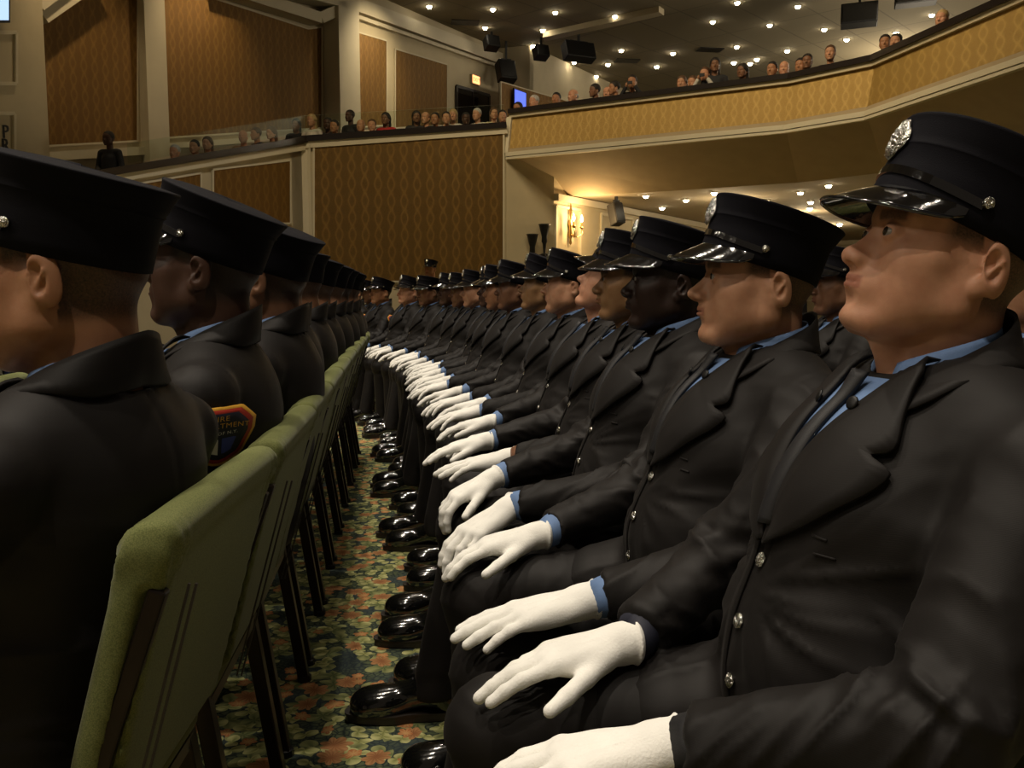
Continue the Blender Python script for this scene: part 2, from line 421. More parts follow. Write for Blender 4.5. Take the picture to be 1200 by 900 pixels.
def head_sdf(P, fc, eyes=True):
    X, Y, Z = P; A = np.abs(Y); Q = (X, A, Z)
    fat = fc['fat']; jw = fc['jaw']; nl = fc['nose']; nw = fc['nw']; lp = fc['lip']; ch = fc['chin']
    d = d_ell(Q, (.006, 0, .047), (.094, .0755, .086))
    d = smin(d, d_ell(Q, (-.034, 0, .045), (.062, .064, .062)), .03)
    d = smin(d, d_ell(Q, (-.036, 0, -.030), (.058, .055*jw+fat, .064)), .03)
    d = smin(d, d_cap(Q, (-.004, .050*jw, -.046), (-.070, .020, -.086), .019+fat, .016+fat*.6), .024)
    d = smin(d, d_cap(Q, (0, .058*jw, .0), (-.004, .050*jw, -.046), .016, .017+fat), .02)
    d = smin(d, d_ell(Q, (-.079-.006*ch, 0, -.086), (.0175, .021, .018*ch)), .016)
    d = smin(d, d_cap(Q, (-.066, .045, -.008), (-.045, .058, -.002), .013, .011), .030)         # cheekbone
    d = smin(d, d_ell(Q, (-.046, .036, -.036), (.030, .026+fat, .040)), .026)                 # cheek
    d = smin(d, d_ell(Q, (-.0815, 0, -.046), (.0250, .031, .028)), .016)                        # muzzle
    d = smin(d, d_cap(Q, (-.0885, .008, .034), (-.074, .045, .034), .0095, .008), .012)       # brow ridge
    # eye sockets
    d = smin(d, d_cap(Q, (-.071, 0, .024), (-.086, 0, -.016), .013, .019), .012)
    d = smax(d, -d_ell(Q, (-.105, .033, .013), (.0165, .0175, .0125)), .012)
    if eyes:
        lid = d_ell(Q, (-.0835, .0315, .0145), (.0145, .0150, .0130))
        d = smin(d, lid, .005)
        d = smax(d, -d_ell(Q, (-.0985, .0330, .0135), (.0095, .0140, .0050)), .002)
    # nose
    nt = -.1035-.0140*nl
    d = smin(d, d_cap(Q, (-.0865, 0, .019), (nt+.004, 0, -.014), .0060, .0085*math.sqrt(nw)), .010)
    d = smin(d, d_ell(Q, (nt+.001, 0, -.0185), (.0105, .0105*math.sqrt(nw), .0090)), .006)
    d = smin(d, d_ell(Q, (-.104, .0115*nw, -.0225), (.0115, .0075*nw, .0078)), .007)
    d = smin(d, d_cap(Q, (-.098, 0, -.024), (-.112, 0, -.024), .008, .006), .008)
    d = smax(d, -d_ell(Q, (-.111, .0066*nw, -.0300), (.0065, .0036, .0045)), .003)            # nostrils
    # lips
    d = smin(d, d_cap(Q, (-.1030-.001*lp, 0, -.0428), (-.086, .023, -.0480), .0045*lp**.6, .0026), .006)
    d = smin(d, d_cap(Q, (-.1018-.0015*lp, 0, -.0530), (-.086, .021, -.0505), .0052*lp**.6, .0028), .006)
    d = smax(d, -d_ell(Q, (-.1105, 0, -.0480), (.0110, .026, .0009)), .0022)
    d = smax(d, -d_ell(Q, (-.106, 0, -.0660), (.010, .019, .0065)), .010)                     # under the lip
    # ear
    Re = Matrix.Rotation(R(-12), 3, 'Y') @ Matrix.Rotation(R(-22), 3, 'Z')
    e = d_ell(Q, (.016, .0790, .002), (.0180, .0075, .0320), Re)
    e = smin(e, d_ell(Q, (.006, .0755, -.022), (.0105, .0065, .0115)), .006)
    e = smax(e, -d_ell(Q, (.010, .0870, .003), (.0105, .0095, .0190), Re), .003)
    e = smin(e, d_cap(Q, (.004, .0800, -.014), (.018, .0835, .012), .0028, .0022), .004)
    d = smin(d, e, .006)
    return d
def head_masks(L):
    X, Y, Z = L[:, 0], L[:, 1], L[:, 2]; A = np.abs(Y)
    def ss(a, b, x): t = np.clip((x-a)/(b-a), 0, 1); return t*t*(3-2*t)
    # hair: above/behind the ear, fading down the nape; sideburn before the ear
    hl = np.where(X > .022, -.052, .012)
    hair = ss(-.004, .018, Z-hl)*ss(-.052, -.034, X)
    hair = np.maximum(hair*np.where(X > .022, ss(-.085, -.02, Z)*.95, 1), ss(.058, .072, Z)*ss(-.085, -.06, X))
    ear = (A > .0745) & (X > -.006) & (X < .046) & (Z < .040) & (Z > -.04)
    hair = np.where(ear, 0, hair)
    brow = ss(.0085, .004, np.abs(Z-.0345-.08*(A-.028)*(A < .03)))*ss(.010, .014, A)*ss(.052, .046, A)*ss(-.06, -.068, X)
    cr = -.048
    lipz = ss(.0088, .0065, np.abs(Z-cr-.0005))*ss(.025, .021, A)*ss(-.082, -.087, X)
    return np.clip(np.maximum(hair, brow*.85), 0, 1), lipz
HS = 1.06
def bust(name, parent, face='a', yaw=0, pitch=0, roll=0, pivot=(.045, 0, 1.065), h=.003, mat=None, neck=.060, eyes=True, capped=True, ctilt=13):
    """one continuous skin surface: head, neck and the upper trunk inside the clothes. returns (object, matrix head->body)"""
    Rm = rotm(yaw, pitch, roll)
    # head origin sits above the neck pivot
    org = Vector(pivot) + Rm @ Vector((-.018, 0, .095))
    lo = (org.x-.17, -.155, pivot[2]-.13); hi = (org.x+.17, .155, org.z+.155)
    P, _ = grid(lo, hi, h)
    Mi = Rm.transposed()
    X, Y, Z = P[0]-org.x, P[1]-org.y, P[2]-org.z
    Q = [(Mi[i][0]*X+Mi[i][1]*Y+Mi[i][2]*Z)/HS for i in range(3)]
    d = head_sdf(Q, FACES[face], eyes)*HS
    top = org + Rm @ Vector((.018, 0, -.015))
    d = smin(d, d_cap(P, tuple(top), (pivot[0]+.004, 0, pivot[2]-.08), neck-.003, neck-.001), .018)
    lar = org + Rm @ Vector((-.040, 0, -.115))
    d = smin(d, d_cap(P, tuple(lar), (pivot[0]-.035, 0, pivot[2]-.09), .014, .02), .03)
    d = smin(d, d_cap(P, (pivot[0]-.015, -.05, pivot[2]-.095), (pivot[0]-.015, .05, pivot[2]-.095), .045, .045), .03)
    v, f = surfnet(d.astype(F32), lo, h)
    L = (v-np.array(org)) @ np.array(Rm)/HS
    hm, lm = head_masks(L)
    if capped:      # short hair pressed flat inside the cap
        Mc = Matrix.Translation((-.008, 0, .049)) @ Matrix.Rotation(R(ctilt), 4, 'Y'); Mi2 = np.array(Mc.inverted())
        C = L @ Mi2[:3, :3].T+Mi2[:3, 3]
        q = np.sqrt((C[:, 0]/.1005)**2+(C[:, 1]/.0825)**2)
        t = np.clip((C[:, 2]+.034)/.018, 0, 1)*(q > 1)*(np.abs(L[:, 1]) < .0745+.1*(L[:, 2] > .045))*(L[:, 0] > -.09)
        k = 1-t*(1-1/np.maximum(q, 1e-6))
        C[:, 0] *= k; C[:, 1] *= k; C[:, 2] = np.minimum(C[:, 2], .084)
        Mn = np.array(Mc); L2 = C @ Mn[:3, :3].T+Mn[:3, 3]
        v = (L2*HS) @ np.array(Rm).T+np.array(org)
    o = mk(name, v, f, mat, parent, attrs={'hair': hm, 'lip': lm})
    M = Matrix.Translation(org) @ Rm.to_4x4() @ Matrix.Scale(HS, 4)
    return o, M
def eyeballs(M, parent, look=0):
    for s in (-1, 1):
        c = Vector((-.0845, .0315*s, .0140)); m = MB()
        m.lathe([(.0001, -.0122), (.006, -.0106), (.0106, -.006), (.0122, 0), (.0106, .006), (.006, .0106), (.0001, .0122)], (0, 0, 0), 14)
        m.v = [tuple(M @ (c+Vector(p))) for p in m.v]
        e = m.build('eye', MATS['eye_white'], parent, True)
        m = MB(); A = Matrix.Rotation(R(-90), 3, 'Y')
        m.lathe([(.0058, .0105), (.0050, .0117), (.003, .0125), (.0001, .0127)], (0, 0, 0), 12, A)
        m.v = [tuple(M @ (c+Vector(p))) for p in m.v]
        m.build('iris', MATS['iris'], e, True)

# ================================================================== PEAKED CAP
def cap(parent, M, detail=2, tilt=13, label=None):
    Mc = M @ Matrix.Translation((-.008, 0, .049)) @ Matrix.Rotation(R(tilt), 4, 'Y')
    def B(u, th): return None
    n = 56 if detail == 2 else 28
    prof = [(-.016, .098, .080, .0), (-.016, .1050, .085, .0), (0, .1055, .0865, 0), (.028, .1057, .0875, .000), (.049, .1060, .0885, .0005), (.0505, .1075, .090, .001), (.052, .1082, .0907, .001),
            (.0535, .1075, .0902, .001), (.062, .1085, .0935, .002), (.076, .1115, .1000, .004), (.083, .1140, .1035, .005), (.0855, .1150, .1045, .005), (.087, .1138, .1032, .005), (.0878, .109, .099, .005), (.091, .085, .078, .005), (.0925, .045, .042, .005), (.093, .0005, .0005, .005)]
    m = MB(); b0 = 0
    for (w, a, b, uo) in prof:
        for k in range(n):
            t = 2*math.pi*k/n
            # fore and aft slightly squared, crown dips behind
            w2 = w - (.004 if w > .06 else 0)*(1-math.cos(t))*.5*(-1 if False else 1)
            m.v.append(tuple(Mc @ Vector((uo - a*math.cos(t), b*math.sin(t), w2))))
    for i in range(len(prof)-1):
        for k in range(n):
            k2 = (k+1) % n
            m.f.append([i*n+k, (i+1)*n+k, (i+1)*n+k2, i*n+k2])
    m.f.append(list(range(n)))
    o = m.build('cap', MATS['cap_cloth'], parent, True)
    # visor
    na, nt_ = (33, 9) if detail == 2 else (17, 5)
    top = []
    PH = R(74)
    for i in range(na):
        ph = -PH + 2*PH*i/(na-1)
        sh = max(0, math.cos(ph/PH*math.pi/2))**.62
        row = []
        for j in range(nt_):
            t = j/(nt_-1)
            ex = .047*sh*t; dz = -.034*sh*(t**.9) - .006*sh*t*t
            a = .1050+ex; b = .0868+ex*.55
            row.append(Vector((-a*math.cos(ph), b*math.sin(ph), -.001+dz-.010*(1-math.cos(ph))*t)))
        top.append(row)
    v = []; f = []
    for lay in (0, 1):
        for row in top:
            for j, p in enumerate(row): v.append(tuple(Mc @ (p+Vector((0, 0, -.0028*lay)))))
    N = na*nt_
    for i in range(na-1):
        for j in range(nt_-1):
            a = i*nt_+j; q = [a, a+1, a+nt_+1, a+nt_]
            f.append(q[::-1]); f.append([x+N for x in q])
    for i in range(na-1):
        a = i*nt_+nt_-1; f.append([a, a+nt_, a+nt_+N, a+N][::-1])
    mk('visor', v, f, MATS['patent'], o)
    rim = MB(); rim.tube([Mc @ (r[-1]+Vector((0, 0, -.0012))) for r in top[1:-1]], .0024, 6)
    rim.build('visor_rim', MATS['patent'], o, True)
    # strap and buttons
    st = MB(); K = 25 if detail == 2 else 13
    pts = []
    for i in range(K):
        ph = -R(80)+2*R(80)*i/(K-1)
        pts.append((ph, .008+.011*math.cos(ph)**2))
    vv = []; ff = []
    for ph, w in pts:
        for (r, dw) in ((.1075, -.0065), (.1105, -.0055), (.1105, .0045), (.1075, .0055)):
            r2 = r-.1080
            vv.append(tuple(Mc @ Vector((-(.1052+r2)*math.cos(ph), (.0870+r2)*math.sin(ph), w+dw))))
    for i in range(K-1):
        for j in range(3): ff.append([i*4+j, (i+1)*4+j, (i+1)*4+j+1, i*4+j+1][::-1])
    mk('chin_strap', vv, ff, MATS['patent'], o, smooth=False)
    for s in (-1, 1):
        m = MB(); A = Mc.to_3x3().normalized() @ Matrix.Rotation(R(-90*s), 3, 'X')
        m.lathe([(.0062, -.003), (.0072, 0), (.0066, .0025), (.0040, .0042), (.0001, .0048)], Mc @ Vector((-.016, .0898*s, .012)), 14, A)
        m.build('cap_button', MATS['silver'], o, True)
    # badge: cross of four lobes in relief, on the front
    m = MB(); nb, nr = (40, 7) if detail == 2 else (20, 4)
    c = Vector((-.1095, 0, .055))
    for j in range(nr+1):
        t = j/nr
        for k in range(nb):
            a = 2*math.pi*k/nb
            rr = .0225*(.80+.20*abs(math.cos(2*a)))*t
            y, z = rr*math.sin(a), 1.14*rr*math.cos(a)
            x = -.0035-.0030*math.cos(t*1.3) - .0013*math.cos(t*9)*math.cos(4*a+.4) - .0009*math.sin(a*11)*t
            if j == nr: x = .0005
            m.v.append(tuple(Mc @ (c+Vector((x+6.0*y*y-.02*z-(.0022*math.sin(a*4+j)*(j % 2) if 0 < j < nr else 0), y, z)))))
    for j in range(nr):
        for k in range(nb):
            k2 = (k+1) % nb
            m.f.append([j*nb+k, j*nb+k2, (j+1)*nb+k2, (j+1)*nb+k])
    m.build('badge', MATS['silver'], o, True)
    return o

# ================================================================== CLOTHES
def lerp(a, b, t): return tuple(x*(1-t)+y*t for x, y in zip(a, b))
POSE0 = dict(lel=(-.065, -.262, .715), rel=(-.065, .262, .715), lw=(-.325, -.140, .640), rw=(-.325, .140, .640),
             lk=(-.470, -.150, .520), rk=(-.470, .150, .520), la=(-.470, -.145, .10), ra=(-.470, .145, .10), lean=0.0, wide=1.0)
def jacket(parent, ps, h=.008, seed=0):
    ln = ps['lean']; wd = ps['wide']
    lo = (-.42, -.36, .44); hi = (.27, .36, 1.10)
    P, _ = grid(lo, hi, h)
    X, Y, Z = P
    d = d_cap(P, (.005, 0, .57), (.025, 0, .70), .150, .132, 1.28*wd)
    d = smin(d, d_cap(P, (.025, 0, .70), (.035, 0, .90), .132, .128, 1.36*wd), .05)
    d = smin(d, d_cap(P, (.020, 0, .86), (.040, 0, .955), .118, .080, 1.45*wd), .06)
    d = smin(d, d_cap(P, (.050, -.145, .962), (.050, .145, .962), .056, .056), .06)      # shoulder yoke
    d = smin(d, d_cap(P, (.050, -.09, .990), (.050, .09, .990), .045, .045), .05)
    d = smin(d, d_cap(P, (.052, 0, .96), (.056, 0, 1.000), .086, .070), .035)
    # chest, slight belly fold over the lap
    d = smin(d, d_ell(P, (-.045, 0, .855), (.085, .128, .115)), .06)
    d = smin(d, d_ell(P, (-.070, 0, .690), (.095, .138, .115)), .07)
    d = smin(d, d_ell(P, (.085, 0, .87), (.085, .155, .12)), .06)
    d = smax(d, -d_cap(P, (.048, 0, 1.025), (.048, 0, 1.2), .072, .085), .008)
    # jacket skirts lying on the thighs
    for s in (-1, 1):
        d = smin(d, d_cap(P, (0, s*.10, .555), (-.19, s*.115, .545), .118, .083), .03)
    d = smax(d, -(Z-.475), .01)
    d = smax(d, -(X+.255+.25*np.abs(Y)), .008)
    body = d
    T = {}
    for s, ek, wk in ((-1, 'lel', 'lw'), (1, 'rel', 'rw')):
        sh = (.052, s*.182*wd, .938); el = ps[ek]; wr = ps[wk]
        fw = Vector(wr)-Vector(el); L = fw.length; fw.normalize()
        end = tuple(Vector(wr)-fw*.028)
        a = d_cap(P, sh, el, .070, .058)
        a = smin(a, d_cap(P, el, end, .056, .0425), .035)
        # flat cuff
        cut = (X-end[0])*fw.x+(Y-end[1])*fw.y+(Z-end[2])*fw.z
        a = smax(a, cut, .004)
        d = smin(d, a, .014)
    v, f = surfnet(d.astype(F32), lo, h)
    v = relax(v, f, 1)
    N = vnormals(v, f)
    disp = np.zeros(len(v))
    # folds: ridged noise stretched around the limb, strongest at elbow, armpit and cuff
    for s, ek, wk in ((-1, 'lel', 'lw'), (1, 'rel', 'rw')):
        sh = np.array((.052, s*.182, .938)); el = np.array(ps[ek]); wr = np.array(ps[wk])
        for (a, b, near) in ((sh, el, .115), (el, wr, .082)):
            ax = b-a; L = np.linalg.norm(ax); ax = ax/L
            r = v-a; t = r@ax; rad = np.linalg.norm(r-t[:, None]*ax, axis=1)
            side = (v[:, 1]*s > .115) | (v[:, 0] < -.13)
            m = np.clip((near-rad)/.02, 0, 1)*np.clip((t+.04)/.04, 0, 1)*np.clip((L+.02-t)/.03, 0, 1)*side
            e1 = np.cross(ax, (0, 0, 1)); e1 /= np.linalg.norm(e1); e2 = np.cross(ax, e1)
            an = np.arctan2(r@e1, r@e2)
            twist = 1.1*np.sin(an+s)+.6*an*0
            u = t*30+twist*1.6+seed*7.3+(5 if near > .1 else 0)
            n1 = vnoise(np.stack([u, np.cos(an)*.9+9, np.sin(an)*.9+3+seed], 1))
            n2 = vnoise(np.stack([u*2.1+4, np.cos(an)*1.6+2, np.sin(an)*1.6+seed], 1))
            rdg = (1-np.abs(2*n1-1))**2-.4
            tj = np.clip(1-np.abs((t-(L if near > .1 else 0)))/.13, 0, 1)
            disp += m*(.0050+.0130*tj)*(rdg+.35*(n2-.5))
    # torso: broad drapery with drag lines toward the button point
    c = v-np.array((-.19, 0, .76)); rr = np.linalg.norm(c, axis=1); an = np.arctan2(c[:, 2], c[:, 1])
    tors = (np.abs(v[:, 1]) < .20)
    w = np.clip((rr-.03)/.05, 0, 1)*np.clip((.30-rr)/.18, 0, 1)*tors*(N[:, 0] < .2)
    n1 = vnoise(np.stack([an*4.5+seed*3.1+20, rr*5+7, v[:, 0]*2+5], 1))
    disp += w*.0075*((1-np.abs(2*n1-1))**2-.4)
    n3 = vnoise(v*np.array((9, 9, 6))+seed*5+11)
    disp += .0055*(n3-.5)*tors
    # back: horizontal compression creases at the waist, soft centre seam
    bk = np.clip((N[:, 0]-.2)/.4, 0, 1)*tors
    n4 = vnoise(np.stack([v[:, 1]*3+seed+4, v[:, 2]*24+v[:, 1]*6, v[:, 0]*2+1], 1))
    disp += bk*.006*((1-np.abs(2*n4-1))**2-.4)*np.clip((.93-v[:, 2])/.1, 0, 1)
    disp -= bk*.0022*np.exp(-(v[:, 1]/.004)**2)
    v = v+N*disp[:, None]
    o = mk('jacket', v, f, MATS['wool'], parent)
    bv = BVHTree.FromPolygons([tuple(p) for p in v], [tuple(int(i) for i in q) for q in f])
    return o, bv
def project(bv, p, d, off):
    h = bv.ray_cast(Vector(p), Vector(d))
    if h[0] is None:
        h = bv.find_nearest(Vector(p))
    return h[0], h[1]
def shell(name, rows, norm, thick, mat, parent, closed=False, smooth=True):
    """rows: grid of points, norm: matching normals; makes a closed slab of the given thickness"""
    n = len(rows); m = len(rows[0]); v = []; f = []
    for lay in (thick, -.0005):
        for r, q in zip(rows, norm):
            for p, nn in zip(r, q): v.append(tuple(Vector(p)+Vector(nn)*lay))
    N = n*m
    rng = range(n if closed else n-1)
    for i in rng:
        i2 = (i+1) % n
        for j in range(m-1):
            q = [i*m+j, i2*m+j, i2*m+j+1, i*m+j+1]
            f.append(q); f.append([x+N for x in q[::-1]])
        for j, fl in ((0, 1), (m-1, 0)):
            q = [i*m+j, i2*m+j, i2*m+j+N, i*m+j+N]
            f.append(q[::-1] if fl else q)
    if not closed:
        for i, fl in ((0, 0), (n-1, 1)):
            for j in range(m-1):
                q = [i*m+j, i*m+j+1, i*m+j+1+N, i*m+j+N]
                f.append(q[::-1] if fl else q)
    return mk(name, v, f, mat, parent, smooth)
def resample(pts, n):
    pts = [Vector(p) for p in pts]
    L = [0]
    for a, b in zip(pts, pts[1:]): L.append(L[-1]+(b-a).length)
    out = []
    for i in range(n):
        s = L[-1]*i/(n-1); k = 0
        while k < len(L)-2 and L[k+1] < s: k += 1
        t = (s-L[k])/max(1e-9, L[k+1]-L[k]); out.append(pts[k].lerp(pts[k+1], min(1, t)))
    return out
def drape_strip(name, inner, outer, n, m, bv, off, thick, mat, parent, lift=None):
    """ruled strip between two (y,z) polylines, laid on the chest seen from the front"""
    A = resample([(0, *p) for p in inner], n); B = resample([(0, *p) for p in outer], n)
    rows = []; nr = []
    for i, (a, b) in enumerate(zip(A, B)):
        r = []; q = []
        for j in range(m):
            t = j/(m-1); p = a.lerp(b, t)
            hr = bv.ray_cast(Vector((-.8, p.y, p.z)), Vector((1, 0, 0)))
            if hr[0] is None or hr[0].x > .06: hit, nn = Vector((-.020+(p.z-.95)*.45, p.y, p.z)), Vector((-1, 0, .2))
            else: hit, nn = hr[0], Vector(hr[1])
            if nn.x > 0: nn = Vector((-1, 0, .2)).normalized()
            nn = (nn*.5+Vector((-1, 0, .25))*.5).normalized()
            if abs(p.y) < .085 and p.z > .94: hit = Vector((min(hit.x, -.020+(p.z-.95)*.45), p.y, p.z))
            o = off+(lift(i/(n-1), t) if lift else 0)
            r.append(hit+nn*o); q.append(nn)
        rows.append(r); nr.append(q)
    # smooth the depth so the strip is crisp cloth, not a copy of every crease
    for _ in range(2):
        R2 = [[p.copy() for p in r] for r in rows]
        for i in range(1, n-1):
            for j in range(m): R2[i][j] = (rows[i-1][j]+rows[i][j]*2+rows[i+1][j])/4
        rows = R2
    return shell(name, rows, nr, thick, mat, parent)
def neck_ring(name, parent, mat, bv, t0, top, bot, thick, n=41, m=5, cx=.052, lay=True, tilt=0.0):
    """collar: strip round the neck from -t0..t0 (0 = back). top/bot give (radius, z, ...) for |angle|"""
    rows = []; nr = []
    for i in range(n):
        th = -t0+2*t0*i/(n-1); a = abs(th)/t0
        r1, z1 = top(a); r2, z2 = bot(a)
        row = []; q = []
        for j in range(m):
            t = j/(m-1); r = r1+(r2-r1)*t; z = z1+(z2-z1)*t
            z += .006*math.sin(t*math.pi)
            p = Vector((cx+r*math.cos(th)*.98, r*math.sin(th), z))
            nn = Vector((math.cos(th), math.sin(th), .8)).normalized()
            row.append(p); q.append(nn)
        rows.append(row); nr.append(q)
    if lay:
        low = []
        for r in rows:
            h = bv.find_nearest(r[-1]); q = h[0]+h[1]*.0025 if h[0] is not None and h[3] < .06 else r[-1]
            low.append(q-r[-1])
        for _ in range(5): low = [low[0]]+[(low[k-1]+low[k]*2+low[k+1])/4 for k in range(1, n-1)]+[low[-1]]
        for r, dq in zip(rows, low):
            for j in range(m): r[j] += dq*(j/(m-1))**1.3
    return shell(name, rows, nr, thick, mat, parent)
def button(parent, p, n, r=.0095):
    m = MB(); z = Vector(n).normalized(); q = z.to_track_quat('Z', 'Y').to_matrix()
    m.lathe([(r*.8, -.001), (r, .0015), (r*.96, .003), (r*.8, .0032), (r*.72, .0045), (r*.4, .0062), (.0001, .0068)], p, 16, q)
    m.build('button', MATS['silver'], parent, True)
def text_mesh(s, size):
    c = bpy.data.curves.new('t', 'FONT'); c.body = s; c.size = size; c.align_x = 'CENTER'; c.resolution_u = 2; c.space_character = 1.1
    o = bpy.data.objects.new('t', c); col.objects.link(o)
    bpy.context.view_layer.update()
    dg = bpy.context.evaluated_depsgraph_get(); me = o.evaluated_get(dg).to_mesh()
    v = [tuple(x.co) for x in me.vertices]; f = [list(p.vertices) for p in me.polygons]
    o.evaluated_get(dg).to_mesh_clear(); bpy.data.objects.remove(o)
    return v, f
TXT = {}
def patch(parent, bv, side, wd=1.0, text=True, back=0.0, scale=1.0):
    """shoulder patch laid on the upper sleeve"""
    c0 = Vector((.060+back, side*.5, .888)); dirn = Vector((0, -side, 0))
    S = .046*scale
    outl = [(-.62, 1.0), (.62, 1.0), (1.0, .55), (.98, .1), (.62, -.75), (.1, -1.05), (-.1, -1.05), (-.62, -.75), (-.98, .1), (-1.0, .55)]
    rowsA, rhs = [], []
    for gx in np.linspace(-1.05, 1.05, 11):
        for gy in np.linspace(-1.1, 1.1, 11):
            px = c0.x+(-gx if side > 0 else gx)*S; pz = c0.z+gy*S*1.05
            h = bv.ray_cast(Vector((px, c0.y, pz)), dirn)
            if h[0] is not None: rowsA.append([1, gx, gy, gx*gx, gx*gy, gy*gy]); rhs.append(h[0].y*side)
    rowsA = np.array(rowsA); rhs = np.array(rhs); cf = np.linalg.lstsq(rowsA, rhs, rcond=None)[0]
    bias = min(.015, max(0, float((rhs-rowsA @ cf).max())))
    def place(x, y, off):
        px = c0.x+(-x if side > 0 else x)*S; pz = c0.z+y*S*1.05
        yy = float(np.dot(cf, [1, x, y, x*x, x*y, y*y]))
        gx = (cf[1]+2*cf[3]*x+cf[4]*y)/S*(-1 if side > 0 else 1); gz = (cf[2]+2*cf[5]*y+cf[4]*x)/(S*1.05)
        nn = Vector((-gx, side, -gz)).normalized() if True else None
        return Vector((px, yy*side, pz))+Vector((nn.x, nn.y, nn.z))*(off+bias-.0015)
    def place_old(x, y, off):
        # x along the sleeve's fore-aft, y up; for the left arm the text runs from front (-X) to back... read from outside
        px = c0.x + (-x if side > 0 else x)*S; pz = c0.z+y*S*1.05
        h = bv.ray_cast(Vector((px, c0.y, pz)), dirn)
        if h[0] is None: h = bv.find_nearest(Vector((px, side*.25, pz)))
        nn = Vector(h[1]);
        if nn.y*side < 0: nn = -nn
        nn = (nn+Vector((0, side, .2))).normalized()
        return h[0]+nn*off
    def ringpoly(k, off, nrad, name, mat, par):
        b = resample([(x*k, y*k, 0) for x, y in outl]+[(outl[0][0]*k, outl[0][1]*k, 0)], 33)[:-1]
        v = []; f = []
        for j in range(nrad+1):
            t = j/nrad
            for p in b: v.append(place(p.x*t, p.y*t, off))
        n = len(b)
        for j in range(nrad):
            for i in range(n):
                q = [j*n+i, j*n+(i+1) % n, (j+1)*n+(i+1) % n, (j+1)*n+i]; f.append(q if side > 0 else q[::-1])
        base = len(v)
        for p in b: v.append(place(p.x, p.y, -.003))
        for i in range(n):
            q = [nrad*n+i, nrad*n+(i+1) % n, base+(i+1) % n, base+i]; f.append(q if side > 0 else q[::-1])
        return mk(name, v, f, mat, par)
    o = ringpoly(1.0, .0032, 6, 'shoulder_patch', MATS['gold_thread'], parent)
    ringpoly(.91, .0038, 5, 'patch_border', MATS['red_thread'], o)
    ringpoly(.78, .0044, 5, 'patch_field', MATS['navy_thread'], o)
    def textrow(s, size, mat, y0, arc, name):
        if s not in TXT: TXT[s] = text_mesh(s, size)
        v, f = TXT[s]
        out = []
        for x, y, z in v:
            yy = y+y0-arc*x*x
            out.append(place(x, yy, .0052))
        mk(name, out, f, mat, o, smooth=False)
    if text:
        textrow('FIRE', .24, MATS['gold_thread'], .53, .0, 'patch_lettering')
        textrow('DEPARTMENT', .235, MATS['gold_thread'], .30, .12, 'patch_lettering')
        textrow('CITY OF N.Y.', .15, MATS['white_thread'], .07, .0, 'patch_lettering')
    # simple shield: white and blue quarters with a red bar
    def blk(pts, mat, name):
        b = resample([(x, y, 0) for x, y in pts]+[(*pts[0], 0)], 17)[:-1]; cx = sum(p[0] for p in pts)/len(pts); cy = sum(p[1] for p in pts)/len(pts)
        v = [place(cx, cy, .0052)]+[place(p.x, p.y, .0052) for p in b]
        n = len(b); f = [[0, 1+(i+1) % n, 1+i] for i in range(n)]
        if side > 0: f = [q[::-1] for q in f]
        mk(name, v, f, mat, o)
    blk([(-.45, -.05), (-.05, -.05), (-.05, -.62), (-.3, -.5)], MATS['white_thread'], 'patch_shield')
    blk([(.05, -.05), (.45, -.05), (.3, -.5), (.05, -.62)], MATS['blue_thread'], 'patch_shield')
    return o

